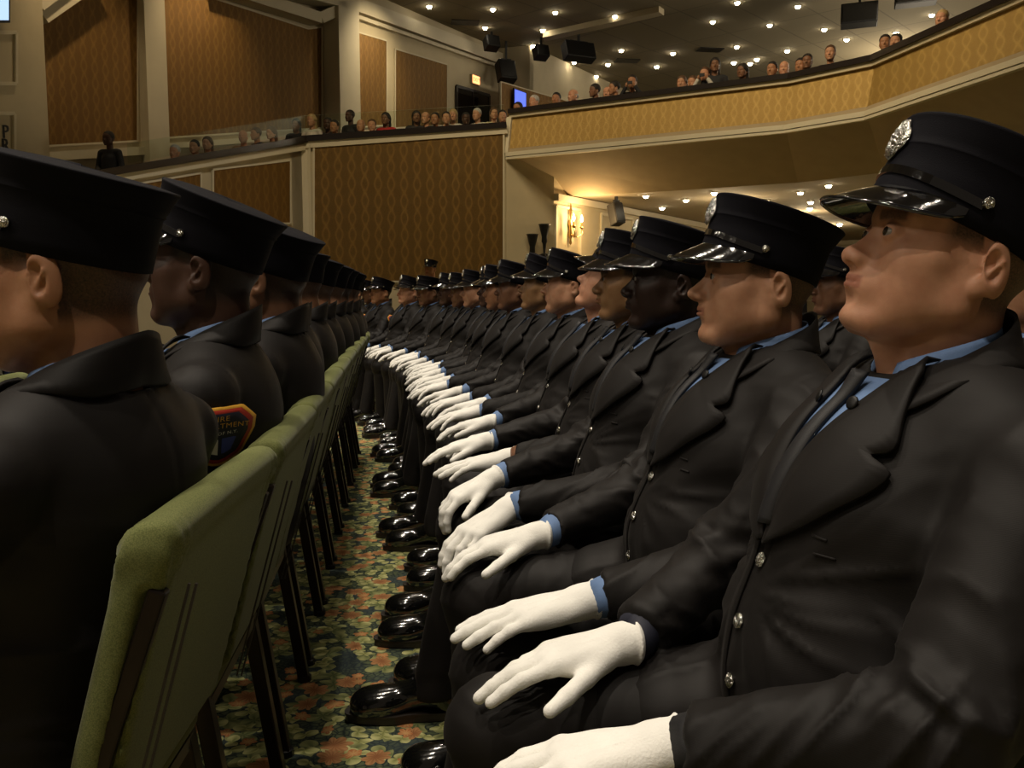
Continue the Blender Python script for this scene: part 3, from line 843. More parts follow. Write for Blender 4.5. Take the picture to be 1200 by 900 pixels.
def dress_upper(parent, jk, bv, ps, detail=2, patches=(-1, 1), text=True, pins=True):
    wl = MATS['wool']; n = 26 if detail == 2 else 14
    # shirt front, tie
    V = [(.0, .800), (-.018, .845), (-.040, .92), (-.058, .975), (-.062, 1.015)]
    sh = drape_strip('shirt_front', [(-.050, 1.020), (-.048, .97), (-.026, .90), (-.006, .85)], [(.050, 1.020), (.048, .97), (.026, .90), (.006, .85)], n, 7, bv, .002, .002, MATS['shirt'], parent)
    drape_strip('tie', [(-.018, 1.020), (-.011, .992), (-.018, .92), (-.014, .84)], [(.018, 1.020), (.011, .992), (.018, .92), (.014, .84)], n, 5, bv, .006, .004, MATS['tie'], parent,
                lift=lambda u, t: .006*math.sin(t*math.pi)+.010*max(0, 1-u*7))
    for s in (-1, 1):
        inner = [(s*.064, 1.045), (s*.037, .985), (s*.020, .930), (s*.008, .885), (-.004, .822)]
        outer = [(s*.084, 1.030), (s*.104, .985), (s*.124, .950), (s*.126, .940), (s*.100, .942), (s*.138, .924), (s*.126, .898), (s*.080, .858), (s*.040, .832), (s*.006, .815)]
        up = .010 if s < 0 else .0085
        drape_strip('lapel', inner if s > 0 else inner, outer, n+8, 6, bv, .003, .005, wl, parent, lift=lambda u, t: (.004+.0035*t+.002*math.sin(t*math.pi))*(1-.5*u))
    # shirt collar and jacket collar
    neck_ring('shirt_collar', parent, MATS['shirt'], bv, R(163), lambda a: (.0655+.005*a, 1.088-.050*a**1.5), lambda a: (.070+.026*a**2.4, 1.050-.070*a**1.6), .003, lay=False)
    neck_ring('jacket_collar', parent, wl, bv, R(150), lambda a: (.080+.006*a, 1.104-.092*a**1.5), lambda a: (.090+.034*a, 1.055-.102*a**1.4), .005)
    if pins and detail == 2:
        for s in (-1, 1):
            hit, nn = project(bv, (-.8, s*.040, .990), (1, 0, 0), 0)
            m = MB(); q = Vector((-1, s*.3, .3)).to_track_quat('Z', 'Y').to_matrix()
            m.lathe([(.0085, 0), (.0085, .002), (.006, .0034), (.0001, .0038)], hit+Vector((-.016, 0, .004)), 12, q)
            m.build('collar_pin', MATS['black_metal'], parent, True)
    # front edge and buttons
    drape_strip('front_edge', [(.010, .820), (.012, .70), (.004, .61), (-.02, .575)], [(.026, .820), (.028, .70), (.020, .61), (-.008, .575)], n, 3, bv, .001, .003, wl, parent)
    for z in (.795, .718, .642):
        hit, nn = project(bv, (-.8, -.004, z), (1, 0, 0), 0)
        button(jk, hit+nn*.001, (nn+Vector((-1, -.1, .2))).normalized())
    if detail == 2:    # breast eyelets / small pocket darts
        for (y, z) in ((-.088, .845), (-.096, .825)):
            drape_strip('eyelet', [(y-.010, z), (y+.010, z+.002)], [(y-.010, z-.003), (y+.010, z-.001)], 6, 3, bv, .0005, .0015, wl, jk)
    for s in patches: patch(parent, bv, s, text=text and detail == 2, back=ps.get('pb', 0))

def cuff(parent, el, wr, mat, fwd=(-1, 0), down=.12):
    fw = (Vector(wr)-Vector(el)).normalized(); wr = Vector(wr); g = (Vector((fwd[0], fwd[1], 0)).normalized()-Vector((0, 0, down))).normalized()
    m = MB(); m.tube([wr-fw*.060, wr-fw*.032, wr-g*.010, wr-g*.004, wr+g*.004], [.0370, .0362, .0318, .0262, .0240], 20)
    return m.build('shirt_cuff', mat, parent, True)

def trousers(parent, ps, h=.010, seed=0):
    lo = (-.60, -.30, .03); hi = (.20, .30, .72)
    P, _ = grid(lo, hi, h); X, Y, Z = P
    d = d_cap(P, (.02, -.06, .56), (.02, .06, .56), .115, .115)
    for s, kk, ak in ((-1, 'lk', 'la'), (1, 'rk', 'ra')):
        k = ps[kk]; a = ps[ak]; ank = (a[0], a[1], .075)
        t = d_cap(P, (-.02, s*.095, .545), k, .092, .066)
        t = smin(t, d_ell(P, (k[0]-.010, k[1], k[2]-.004), (.060, .060, .060)), .03)
        t = smin(t, d_cap(P, (k[0]+.006, k[1], k[2]-.03), ank, .063, .060), .045)
        t = smax(t, -(Z-.062), .005)
        d = smin(d, t, .02)
    v, f = surfnet(d.astype(F32), lo, h); v = relax(v, f, 1)
    N = vnormals(v, f); disp = np.zeros(len(v))
    for s, kk, ak in ((-1, 'lk', 'la'), (1, 'rk', 'ra')):
        k = np.array(ps[kk]); a = np.array(ps[ak]); m = (v[:, 1]*s > .005)
        c = v-np.array((k[0]+.10, k[1], k[2]-.09)); rr = np.linalg.norm(c[:, [0, 2]], axis=1); an = np.arctan2(c[:, 2], -c[:, 0])
        n1 = vnoise(np.stack([an*7+seed*2.3+20+c[:, 1]*9, rr*4+5, c[:, 1]*6+8+seed], 1))
        w = np.clip((.24-rr)/.14, 0, 1)*m*np.clip((v[:, 2]-.36)/.08, 0, 1)
        disp += w*.0095*((1-np.abs(2*n1-1))**2-.4)
        # lengthwise creases of the shin and bunching at the shoe
        n2 = vnoise(np.stack([v[:, 0]*22+seed, v[:, 1]*22+3, v[:, 2]*2.5+6], 1)); disp += m*np.clip((.50-v[:, 2])/.1, 0, 1)*.008*(n2-.5)
        n3 = vnoise(np.stack([v[:, 2]*30+v[:, 1]*12, v[:, 1]*5+4, v[:, 0]*5+seed+7], 1)); disp += m*np.clip((.20-v[:, 2])/.1, 0, 1)*.010*(n3-.5)
    v = v+N*disp[:, None]
    return mk('trousers', v, f, MATS['wool'], parent)

SHOE = {}
def shoe(parent, ank, yaw, s, h=.005):
    key = ('shoe', s, h)
    M = Matrix.Translation((ank[0], ank[1], 0)) @ Matrix.Rotation(-yaw, 4, 'Z')
    if key not in SHOE:
        lo = (-.25, -.08, .0); hi = (.11, .08, .16)
        P, _ = grid(lo, hi, h); X, Y, Z = P
        d = d_ell(P, (-.145, -.004*s, .046), (.066, .050, .043))
        d = smin(d, d_ell(P, (-.180, -.006*s, .043), (.044, .046, .039)), .02)
        d = smin(d, d_cap(P, (-.13, 0, .045), (-.02, 0, .075), .036, .042), .03)
        d = smin(d, d_ell(P, (.035, 0, .050), (.050, .034, .052)), .03)
        d = smin(d, d_cap(P, (0, 0, .08), (0, 0, .13), .043, .043), .02)
        d = smax(d, -(Z-.022), .003)
        v, f = surfnet(d.astype(F32), lo, h)
        a = mk('shoe', v, f, MATS['shoe_leather'], None)
        # sole outline with welt
        m = MB(); ring = []
        N_ = 40
        for k in range(N_):
            t = 2*math.pi*k/N_; x = math.cos(t); y = math.sin(t)
            cx = -.075+.160*x*-1; wdt = .050*(1-.10*x*-1*-1)+.004*math.cos(t*2)
            wv = .049-.012*math.exp(-((cx+.04)/.045)**2)
            if cx > -.02: wv = .040
            yy = wv*math.copysign(abs(y)**.75, y); ring.append((cx, yy-.004*s*(1 if cx < -.1 else 0)))
        z0, z1 = .001, .024
        lv = [(.96, 0.001), (1.0, .004), (1.0, .020), (1.02, .021), (1.02, .025), (.9, .026)]
        for sc, z in lv:
            for x, y in ring: m.v.append(((x+.075)*sc-.075, y*sc, z))
        for i in range(len(lv)-1):
            for k in range(N_):
                k2 = (k+1) % N_; m.f.append([i*N_+k, i*N_+k2, (i+1)*N_+k2, (i+1)*N_+k][::-1])
        m.f.append(list(range(N_))); m.f.append([5*N_+k for k in range(N_)][::-1])
        b = m.build('sole', MATS['sole'], a)
        lc = MB()
        for i in range(4):
            x = -.055-.016*i; z = .106-.0095*i
            lc.tube([(x, -.018, z-.006), (x-.002, 0, z+.002), (x, .018, z-.006)], .0022, 6)
        c = lc.build('laces', MATS['tie'], a, True)
        SHOE[key] = a; a.parent = parent; a.matrix_local = M; return a
    a = copy_tree(SHOE[key], parent); a.matrix_local = M; return a

# ================================================================== GLOVED HAND
HANDS = {}
def hand_mesh(curl=(.25, .28, .3, .34), spread=1.0, thumb=.6, h=.0028, lift=0.0, key=None):
    """palm down, wrist at the origin, fingers toward +X, thumb side +Y"""
    segs = [((.0, .006, 0), (.092, .032, .001)), ((.0, .002, .001), (.096, .010, .003)), ((.0, -.004, .001), (.090, -.012, .001)), ((.0, -.008, 0), (.082, -.032, -.002))]
    Ls = [(.042, .026, .020), (.047, .029, .021), (.043, .027, .020), (.033, .021, .019)]
    rs = [.0108, .0110, .0106, .0096]
    lo = (-.045, -.075, -.115); hi = (.215, .115, .045)
    P, _ = grid(lo, hi, h)
    d = d_ell(P, (-.010, 0, 0), (.045, .031, .022))
    d = smin(d, d_cap(P, (-.04, 0, 0), (-.01, 0, 0), .029, .027), .02)
    for i, ((a, b)) in enumerate(segs):
        d = smin(d, d_cap(P, a, b, .0150, .0132 if i < 3 else .012), .016)
    d = smin(d, d_ell(P, (.040, .026, -.006), (.034, .018, .017)), .02)      # thenar
    d = smin(d, d_ell(P, (.042, -.024, -.006), (.040, .014, .014)), .02)
    fing = None
    for i in range(4):
        b = segs[i][1]; p = Vector(b); az = (.17, .045, -.07, -.20)[i]*spread; el = -.02-lift
        c = curl[i]; r = rs[i]
        fd = None
        for j, L in enumerate(Ls[i]):
            el -= c*(1.0, 1.25, .8)[j]
            q = p+Vector((math.cos(el)*math.cos(az), math.cos(el)*math.sin(az), math.sin(el)))*L
            s = d_cap(P, tuple(p), tuple(q), r*(1-.05*j), r*(.96-.07*j))
            fd = s if fd is None else smin(fd, s, .004)
            p = q
        fing = fd if fing is None else smin(fing, fd, .0025)
    d = smin(d, fing, .006)
    th = [Vector((.012, .022, -.006)), Vector((.050, .030+.022*thumb, -.014)), Vector((.084, .036+.042*thumb, -.020)), Vector((.109, .037+.056*thumb, -.026))]
    t = None
    for a, b, r1, r2 in ((th[0], th[1], .016, .0135), (th[1], th[2], .0132, .0120), (th[2], th[3], .0120, .0098)):
        s = d_cap(P, tuple(a), tuple(b), r1, r2); t = s if t is None else smin(t, s, .004)
    d = smin(d, t, .010)
    # glove hem roll and three stitched darts on the back
    d = smin(d, np.abs(np.sqrt((P[1]/1.12)**2+P[2]**2)-.0295)+np.abs(P[0]+.034)-.0042, .003)
    d = smax(d, -(P[0]+.0405), .002)
    v, f = surfnet(d.astype(F32), lo, h)
    N = vnormals(v, f)
    top = np.clip((N[:, 2]-.3)/.4, 0, 1)
    disp = np.zeros(len(v))
    for yc in (-.019, 0, .019):
        m = (v[:, 0] > .022) & (v[:, 0] < .082)
        disp += m*top*.0012*np.exp(-((v[:, 1]-yc*(.5+v[:, 0]*6))/.0022)**2)
    disp += .0016*(vnoise(np.stack([v[:, 0]*90, v[:, 1]*45+7, v[:, 2]*45+3], 1))-.5)*np.clip((.02-v[:, 0])/.05+.3, 0, 1)
    disp *= np.clip((v[:, 0]+.022)/.02, 0, 1)
    disp += .0010*(vnoise(v*70+5)-.5)*(v[:, 0] > -.02)
    return v+N*disp[:, None], f
def glove(parent, wr, fwd, right, mat=None, down=.12, roll=0, h=.0028, **kw):
    """right hand seen from above facing -X has its thumb toward -Y"""
    k = (str(sorted(kw.items())), h)
    if k not in HANDS: HANDS[k] = hand_mesh(h=h, **kw)
    v, f = HANDS[k]; v = v.copy()
    if right: f2 = f
    else: v[:, 1] *= -1; f2 = f[:, ::-1]
    # +X -> fwd ; hand +Y: for fwd=-X rotated 180 about Z gives +Y -> -Y (toward the left) = right hand's thumb side
    x = Vector((fwd[0], fwd[1], 0)).normalized(); a = x.copy(); x = (x-Vector((0, 0, down))).normalized()
    y = Vector((0, 0, 1)).cross(a).normalized(); z = x.cross(y)
    M = Matrix((x, y, z)).transposed() @ Matrix.Rotation(roll, 3, 'X')
    v = v @ np.array(M).T+np.array(wr)+np.array(x)*.022
    return mk('glove', v, f2, mat or MATS['glove'], parent)

def slouch(root, ln, dz=0):
    """the sitter's clothes lean back with the chair"""
    seen = set()
    def go(o):
        for ch in o.children:
            nm = ch.name.split('.')[0]
            if nm in ('body', 'cap', 'shoe'): continue
            if ch.type == 'MESH' and ch.data.name not in seen:
                seen.add(ch.data.name); n = len(ch.data.vertices); c = np.empty(n*3, dtype=F32); ch.data.vertices.foreach_get('co', c); c = c.reshape(-1, 3)
                t = np.clip((c[:, 2]-.58)/.42, 0, 1); c[:, 0] += ln*t; c[:, 2] -= dz*t; ch.data.vertices.foreach_set('co', c.ravel()); ch.data.update()
            go(ch)
    go(root)
# ================================================================== CHAIRS
CHAIR = []
def make_chair():
    """banquet chair facing -X; origin on the floor below the sitter's hip"""
    root = empty('banquet_chair')
    fab, met = MATS['chair_fabric'], MATS['chair_frame']
    h = .008; lo = (-.32, -.27, .385); hi = (.18, .27, .50); P, _ = grid(lo, hi, h); X, Y, Z = P
    def rbox(c, s, r):
        q = [np.abs(P[i]-c[i])-(s[i]-r) for i in range(3)]
        return np.sqrt(sum(np.maximum(x, 0)**2 for x in q))+np.minimum(np.maximum(np.maximum(q[0], q[1]), q[2]), 0)-r
    d = rbox((-.085, 0, .435), (.205, .240, .034), .028)
    v, f = surfnet(d.astype(F32), lo, h); mk('seat', v, f, fab, root)
    # padded back: fat rolled top, sides wrap round to the rear
    lo = (.02, -.29, .44); hi = (.34, .29, .92); P, _ = grid(lo, hi, h); X, Y, Z = P
    TL = math.tan(R(15))
    Xs = X-(.125+(Z-.5)*TL)                                # distance from the tilted back's mid plane
    bulge = .004*np.cos(Y/.27*math.pi/2)
    w = .262-.018*np.clip((.62-Z)/.15, 0, 1)
    q = [np.abs(Xs)-(.030-.022), np.abs(Y)-(w-.022), np.abs(Z-.665)-(.205-.022)]
    d = np.sqrt(sum(np.maximum(x, 0)**2 for x in q))+np.minimum(np.maximum(np.maximum(q[0], q[1]), q[2]), 0)-.022
    top = np.sqrt((Xs-.002)**2+(Z-.845-bulge)**2)-.031
    top = np.maximum(top, np.abs(Y)-w)
    d = smin(d, smax(top, np.abs(Y)-w, .02), .012)
    # rear channel for the frame on each side, open toward the sides
    ch = np.maximum(np.maximum(np.abs(Xs-.014)-.0085, (w-.018)-np.abs(Y)), Z-.80)
    d = smax(d, -ch, .003)
    v, f = surfnet(d.astype(F32), lo, h*.75 if False else h)
    N = vnormals(v, f)
    # gathered puckers at the upper corners
    cr = np.exp(-(((np.abs(v[:, 1])-.235)/.03)**2+((v[:, 2]-.83)/.03)**2))
    v = v+N*(cr*.005*np.sin(v[:, 1]*260+v[:, 2]*90))[:, None]
    mk('backrest', v, f, fab, root)
    for s in (-1, 1):
        m = MB(); y = s*.247
        m.bar((.139-.035, y, .44), (.139+.29*TL+.012, y, .80), .020, .020, (0, 1, 0)); bevel(m.build('back_frame', met, root), .003)
        y = s*.215
        m = MB(); m.bar((.085, y, .47), (.155, y, .012), .030, .034, (0, 1, 0)); l = bevel(m.build('leg', met, root), .003)
        m = MB(); m.lathe([(.021, 0), (.021, .016), (.015, .02)], (.157, y, .0005), 10); m.build('foot_cap', MATS['black_metal'], l)
        m = MB(); m.bar((-.24, y, .405), (-.255, y, .012), .022, .026, (0, 1, 0)); l = bevel(m.build('leg', met, root), .003)
        m = MB(); m.lathe([(.021, 0), (.021, .016), (.015, .02)], (-.256, y, .0005), 10); m.build('foot_cap', MATS['black_metal'], l)
    m = MB()
    for s in (-1, 1): m.bar((-.26, s*.215, .392), (.11, s*.215, .392), .022, .022)
    m.bar((-.25, -.215, .392), (-.25, .215, .392), .022, .022); m.bar((.10, -.215, .392), (.10, .215, .392), .022, .022)
    m.build('seat_frame', met, root)
    m = MB()
    for x in (.168, .176): m.bar((x-.008, -.232, .45), (x-.008+.36*TL, -.232, .80), .003, .003)
    m.build('back_piping', MATS['sole'], root)
    return root
def chair_at(x, y, a, label, group):
    if not CHAIR: c = make_chair(); CHAIR.append(c)
    else: c = copy_tree(CHAIR[0])
    c.location = (x, y, 0); c.rotation_euler = (0, 0, a)
    tag(c, label, 'chair', group); return c

# ================================================================== SEATED OFFICERS
LEAN = .055
def build_man(ps, head=('a', 0, 0, 0), skinm='pale1', seed=0, fine=True, hands=None, pat=(-1, 1), glove_h=None):
    root = empty('person'); ps = dict(ps); ln = LEAN
    for k in ('lw', 'rw', 'lk', 'rk', 'la', 'ra'): ps[k] = (ps[k][0]+ln*.85, ps[k][1], ps[k][2])
    face, yw, pt, rl = head
    piv = (.045+ln+ps.get('px', 0), 0, ps.get('nz', 1.060))
    ct = ps.get('ct', 13)
    b, M = bust('body', root, face, R(yw), R(pt), R(rl), pivot=piv, mat=MATS['skin_'+skinm], h=.0026 if fine else .0046, eyes=True, ctilt=ct)
    if fine: eyeballs(M, b)
    cap(root, M, 2 if fine else 1, ct)
    jk, bv = jacket(root, ps, .0068 if fine else .010, seed)
    dress_upper(root, jk, bv, ps, 2 if fine else 1, pat)
    trousers(root, ps, .0085 if fine else .013, seed)
    hands = hands or {}
    for s, ek, wk, nm in ((0, 'lel', 'lw', 'l'), (1, 'rel', 'rw', 'r')):
        hd = dict(dict(fwd=(-1, .12 if s else -.12), down=.14, curl=(.22, .25, .28, .3), spread=.8, thumb=.75), **hands.get(nm, {}))
        fwd = hd.pop('fwd'); dn = hd.pop('down'); cf = hd.pop('cuff', 'shirt'); rl_ = hd.pop('roll', 0)
        cuff(root, ps[ek], ps[wk], MATS[cf], fwd, dn)
        glove(root, ps[wk], fwd, bool(s), down=dn, roll=rl_, h=.0028 if fine else .0042, **hd)
    for s, k, yw_ in ((-1, 'la', ps.get('lf', -.08)), (1, 'ra', ps.get('rf', .08))):
        shoe(root, ps[k], yw_, s, .005)
    slouch(root, ps.get('sl', ln), ps.get('dz', 0))
    return root
PROTO = {}
def far_man(key, skinm, head):
    """copies a finished figure's clothes and gives it its own head and cap"""
    src = PROTO[key]
    root = empty('person')
    for ch in list(src.children):
        n = ch.name.split('.')[0]
        if n in ('body', 'cap'): continue
        copy_tree(ch, root)
    face, yw, pt, rl = head
    b, M = bust('body', root, face, R(yw), R(pt), R(rl), pivot=(.045+LEAN, 0, 1.060), mat=MATS['skin_'+skinm], h=.0046)
    cap(root, M, 1)
    return root
def P_(**k): d = dict(POSE0); d.update(k); return d
UNIF = 'in dark uniform and cap'
def people():
    G1 = 'officers seated in the row facing the aisle, white gloves on knees'
    G0 = 'officers seated on the left, seen from behind'
    G2 = 'officers seated in the row behind the main row'
    def place(o, x, y, a, label, group):
        o.location = (x-LEAN*math.cos(a), y-LEAN*math.sin(a), 0); o.rotation_euler = (0, 0, a); tag(o, label, 'person', group); return o
    # ---- main row, nearest four built one by one
    m1 = build_man(P_(nz=1.058, ct=10, rw=(-.308, .140, .638), lw=(-.330, -.125, .626), lel=(-.060, -.265, .700), rel=(-.085, .262, .715), rk=(-.475, .165, .520), lk=(-.47, -.14, .520), ra=(-.465, .15, .1), la=(-.44, -.12, .1), wide=1.04),
                   ('e', 9, 18, 0), 'pale1', 1, hands=dict(r=dict(fwd=(-1, -.08), curl=(.16, .18, .24, .34), spread=.45, thumb=1.0, down=.12, cuff='navy_thread'), l=dict(fwd=(-1, .10), curl=(.2, .2, .25, .3), spread=.5, cuff='tie')))
    place(m1, .626, 1.03, 0, 'nearest seated man %s, large upturned profile at the far right' % UNIF, G1)
    m2 = build_man(P_(nz=1.038, dz=.014, lw=(-.340, -.225, .637), rw=(-.352, .170, .638), lel=(-.06, -.275, .71), lk=(-.475, -.19, .520), rk=(-.47, .165, .522), la=(-.55, -.18, .1), ra=(-.47, .15, .1)),
                   ('b', 11, 5, 0), 'pale2', 2, hands=dict(l=dict(fwd=(-1, -.10), curl=(.10, .12, .15, .2), spread=.12, thumb=.35), r=dict(fwd=(-1, -.10), curl=(.25, .3, .35, .4), spread=.35, thumb=1.05)))
    place(m2, .645, 1.58, 0, 'second seated man from the right %s, heavy jaw and level gaze' % UNIF, G1)
    m3 = build_man(P_(nz=1.047, lw=(-.395, -.150, .642), rw=(-.395, .180, .642), lk=(-.47, -.15, .52), rk=(-.465, .18, .52), la=(-.42, -.14, .1), ra=(-.55, .17, .1)),
                   ('c', 15, 4, 0), 'deep', 3, hands=dict(l=dict(fwd=(-1, -.55), down=.42, curl=(.30, .34, .36, .4), spread=.3, thumb=.5), r=dict(fwd=(-1, -.35), down=.38, curl=(.42, .5, .5, .5), spread=.7, thumb=.9)))
    place(m3, .655, 2.12, 0, 'seated man with very dark skin %s, face lost in cap shadow' % UNIF, G1)
    m4 = build_man(P_(lw=(-.37, -.11, .655), rw=(-.40, .23, .650), lk=(-.47, -.14, .52), rk=(-.465, .17, .52), la=(-.48, -.14, .1), ra=(-.53, .17, .1)),
                   ('c', 10, 2, 0), 'olive', 4, hands=dict(l=dict(fwd=(-1, .02), curl=(.08, .1, .12, .2), spread=.25, thumb=.4, cuff='skin_brown'), r=dict(fwd=(-1, -.15), curl=(.15, .2, .2, .3), spread=.6, thumb=.7)))
    place(m4, .70, 2.63, 0, 'fourth seated man from the right %s, olive face' % UNIF, G1)
    # ---- prototypes for the rest
    PROTO['p'] = m5 = build_man(P_(lw=(-.345, -.165, .645), rw=(-.36, .165, .645), la=(-.54, -.14, .1), ra=(-.46, .15, .1)), ('d', 18, 24, 0), 'pale1', 5, False)
    place(m5, .73, 3.18, 0, 'seated man %s, chin raised high, pale cheek lit' % UNIF, G1)
    PROTO['q'] = m6 = build_man(P_(lw=(-.38, -.12, .65), rw=(-.33, .19, .645), lk=(-.47, -.13, .52), rk=(-.46, .18, .522), la=(-.45, -.13, .1), ra=(-.54, .16, .1)), ('b', 16, 4, 0), 'pale2', 6, False, hands=dict(l=dict(spread=1.0, curl=(.2, .2, .2, .3)), r=dict(spread=.9)))
    place(m6, .725, 3.73, 0, 'seated man %s, ruddy cheek, between raised chin and a dark jaw' % UNIF, G1)
    jit = random.Random(4)
    tbl = [ # x, y, yaw of body, proto, skin, face, head yaw, pitch, roll, words
        (.705, 4.27, -.00, 'p', 'olive', 'a', 14, 7, 0, 'olive skin and square jaw, seventh from the right'),
        (.655, 4.82, .02, 'q', 'brown', 'c', 12, 2, 0, 'brown skin, shoulder patch, eighth from the right'),
        (.640, 5.36, .02, 'p', 'tan', 'c', 12, -2, 0, 'head lowered, ninth from the right'),
        (.640, 5.92, .04, 'q', 'dark', 'c', 8, 3, 0, 'dark face under gleaming visor, tenth from the right'),
        (.600, 6.47, .08, 'p', 'pale2', 'b', 6, 0, 0, 'reddish face, eleventh from the right'),
        (.560, 7.02, .12, 'q', 'brown', 'a', 0, -4, 0, 'brown face tipped down, twelfth from the right'),
        (.47, 7.57, .18, 'p', 'dark', 'c', -2, 2, 0, 'dark face, thirteenth from the right'),
        (.32, 8.10, .26, 'q', 'brown', 'c', -4, -3, 0, 'brown face, below the man standing at the wall'),
        (.13, 8.62, .34, 'p', 'pale1', 'd', -6, 6, 0, 'pale profile, third from the far left end'),
        (-.13, 9.12, .40, 'q', 'tan', 'a', -4, 3, 0, 'round arm patch, second from the far left end'),
        (-.42, 9.60, .44, 'p', 'pale2', 'b', -4, 0, 0, 'last one at the far left end'),
    ]
    for x, y, a, pr, sk, fc, hy, hp, hr, wd in tbl:
        q = far_man(pr, sk, (fc, hy, hp, hr)); place(q, x+jit.uniform(-.02, .02), y+jit.uniform(-.02, .02), a+jit.uniform(-.07, .05), 'seated man %s, %s' % (UNIF, wd), G1)
        for ch in q.children:
            if ch.name.startswith('glove'): ch.rotation_euler = (0, 0, 0); ch.location = (jit.uniform(-.015, .012), 0, 0)
    # ---- left row, seen from behind
    l1 = build_man(P_(wide=1.04, nz=1.043, px=.0, dz=.028, sl=.048), ('b', -4, 0, 0), 'tan', 11, hands={}, pat=())
    place(l1, -.425, 1.20, -.30, 'nearest man at the left edge %s, broad back and shaved nape' % UNIF, G0)
    l2 = build_man(P_(wide=1.06, nz=1.068, pb=.03), ('c', 14, 8, 0), 'dark', 12)
    place(l2, -.385, 1.77, .02, 'second man on the left %s, dark skin, patch on sleeve' % UNIF, G0)
    l3 = far_man('p', 'brown', ('c', 14, 6, 0)); place(l3, -.345, 2.32, -.12, 'third man on the left %s, brown ear below tilted cap' % UNIF, G0)
    lt = [(-.385, 2.86, 'q', 'pale2', 'a', 10, 0, 'fourth from the near end'), (-.375, 3.42, 'p', 'tan', 'b', 10, -4, 'fifth from the near end'),
          (-.375, 3.97, 'q', 'tan', 'a', 8, 2, 'sixth from the near end'), (-.36, 4.52, 'p', 'pale2', 'd', 8, 4, 'seventh from the near end'),
          (-.35, 5.07, 'q', 'brown', 'c', 6, 3, 'eighth from the near end'), (-.335, 5.62, 'p', 'tan', 'a', 6, 5, 'ninth, last but one'), (-.34, 6.17, 'q', 'pale2', 'b', 4, 3, 'last at the far end')]
    for x, y, pr, sk, fc, hy, hp, wd in lt:
        place(far_man(pr, sk, (fc, hy, hp, 0)), x, y, .0, 'left-row man %s seen from behind, %s' % (UNIF, wd), G0)
    # ---- row behind the main row
    words = ['ear and patch beside the nearest man', 'directly behind the nearest man\'s cap', 'brown ear between the two nearest faces', 'glimpsed past the nearest man\'s lips', 'fifth from the right', 'sixth from the right', 'seventh from the right', 'eighth from the right', 'ninth from the right', 'tenth from the right', 'eleventh from the right', 'twelfth from the right', 'thirteenth from the right']
    sks = ['pale2', 'tan', 'brown', 'pale1', 'tan', 'olive', 'dark', 'pale2', 'brown', 'tan', 'olive', 'pale1', 'brown']
    for i in range(13):
        x = 1.73-(.0 if i < 9 else .027*(i-8)**2); y = 2.22+.545*i
        if i == 1: x = 1.74
        place(far_man('pq'[i % 2], sks[i], ('abcd'[i % 4], 16-i, (4, 0, 2, 9, 3)[i % 5], 0)), x, y, .0 if i < 9 else .05*(i-8), 'second-row man %s, %s' % (UNIF, words[i]), G2)
    # third block, heads showing past the end of the rows
    for i, (x, y, sk, w) in enumerate(((.62, 10.4, 'pale2', 'right'), (.15, 10.7, 'tan', 'middle'), (-.28, 10.9, 'brown', 'left'))):
        place(far_man('pq'[i % 2], sk, ('abc'[i], 0, 2, 0)), x, y, .35, 'seated man %s past the main row end, %s of three' % (UNIF, w), 'officers beyond the row end')
    # a few men in the row in front of the left row
    for i, (x, y, sk) in enumerate(((-1.42, 1.75, 'dark'), (-1.42, 2.3, 'brown'), (-1.40, 2.9, 'tan'), (-1.38, 3.5, 'dark'), (-1.36, 4.1, 'brown'))):
        place(far_man('pq'[i % 2], sk, ('abcab'[i], 8, -12, 0)), x, y, 0, 'man %s in the dim row beyond the left row, %s' % (UNIF, ('nearest', 'second', 'third', 'fourth', 'fifth')[i]), 'officers in the front left row')
    # chairs under everybody
    n = 0
    lbl = {G1: 'green padded chair under the seated man: %s', G0: 'green padded chair back behind: %s', G2: 'green padded chair in the second row under: %s'}
    for o in [o for o in col.objects if o.get('category') == 'person' and o.get('group', '').startswith('officers')]:
        g = o['group']; wd = o['label']
        import re
        left = g == G0
        short = wd.replace(' '+UNIF, '').replace('seated man', 'man')
        if left:
            k = ('nearest', 'second', 'third', 'fourth', 'fifth', 'sixth', 'seventh', 'eighth', 'ninth', 'farthest')[sum(1 for c in col.objects if c.get('group') == 'green chairs of the left row')]
            i_ = sum(1 for c in col.objects if c.get('group') == 'green chairs of the left row')
            chair_at((-.466, -.436, -.43, -.428, -.427, -.426, -.424, -.42, -.415, -.41)[i_], 1.262+.545*i_, (-.085, -.03, -.01, 0, 0, 0, 0, 0, 0, .02)[i_], 'green upholstered banquet chair with rolled top in the left row, %s one' % k, 'green chairs of the left row')
        else:
            w = ' '.join(('green chair under ' + short).split()[:16]).rstrip(',')
            chair_at(o.location.x+.03, o.location.y, o.rotation_euler.z, w, 'green chairs under ' + ('the main row' if g == G1 else 'the other rows'))
    chair_at(-1.40, 1.17, 0, 'empty green chair ahead of the nearest left man, top at the left edge', 'green chairs under the other rows')
    sl = MB(); A_ = Matrix.Translation((-.325, 1.10, .868)) @ Matrix.Rotation(R(-12), 4, 'X') @ Matrix.Rotation(R(18), 4, 'Z')
    sl.box((-.001, -.022, 0), (.0005, .022, .035), A_); tag(sl.build('paper_slip', MATS['white_paper']), 'tiny white paper corner tucked between the nearest left man and his chair', 'paper')
    # the man standing by the far wall
    st = standing_man(); st.location = (.62, 14.6, 0); st.rotation_euler = (0, 0, .9)
    tag(st, 'distant man standing before the gold wall in peaked cap, grey collar', 'person')
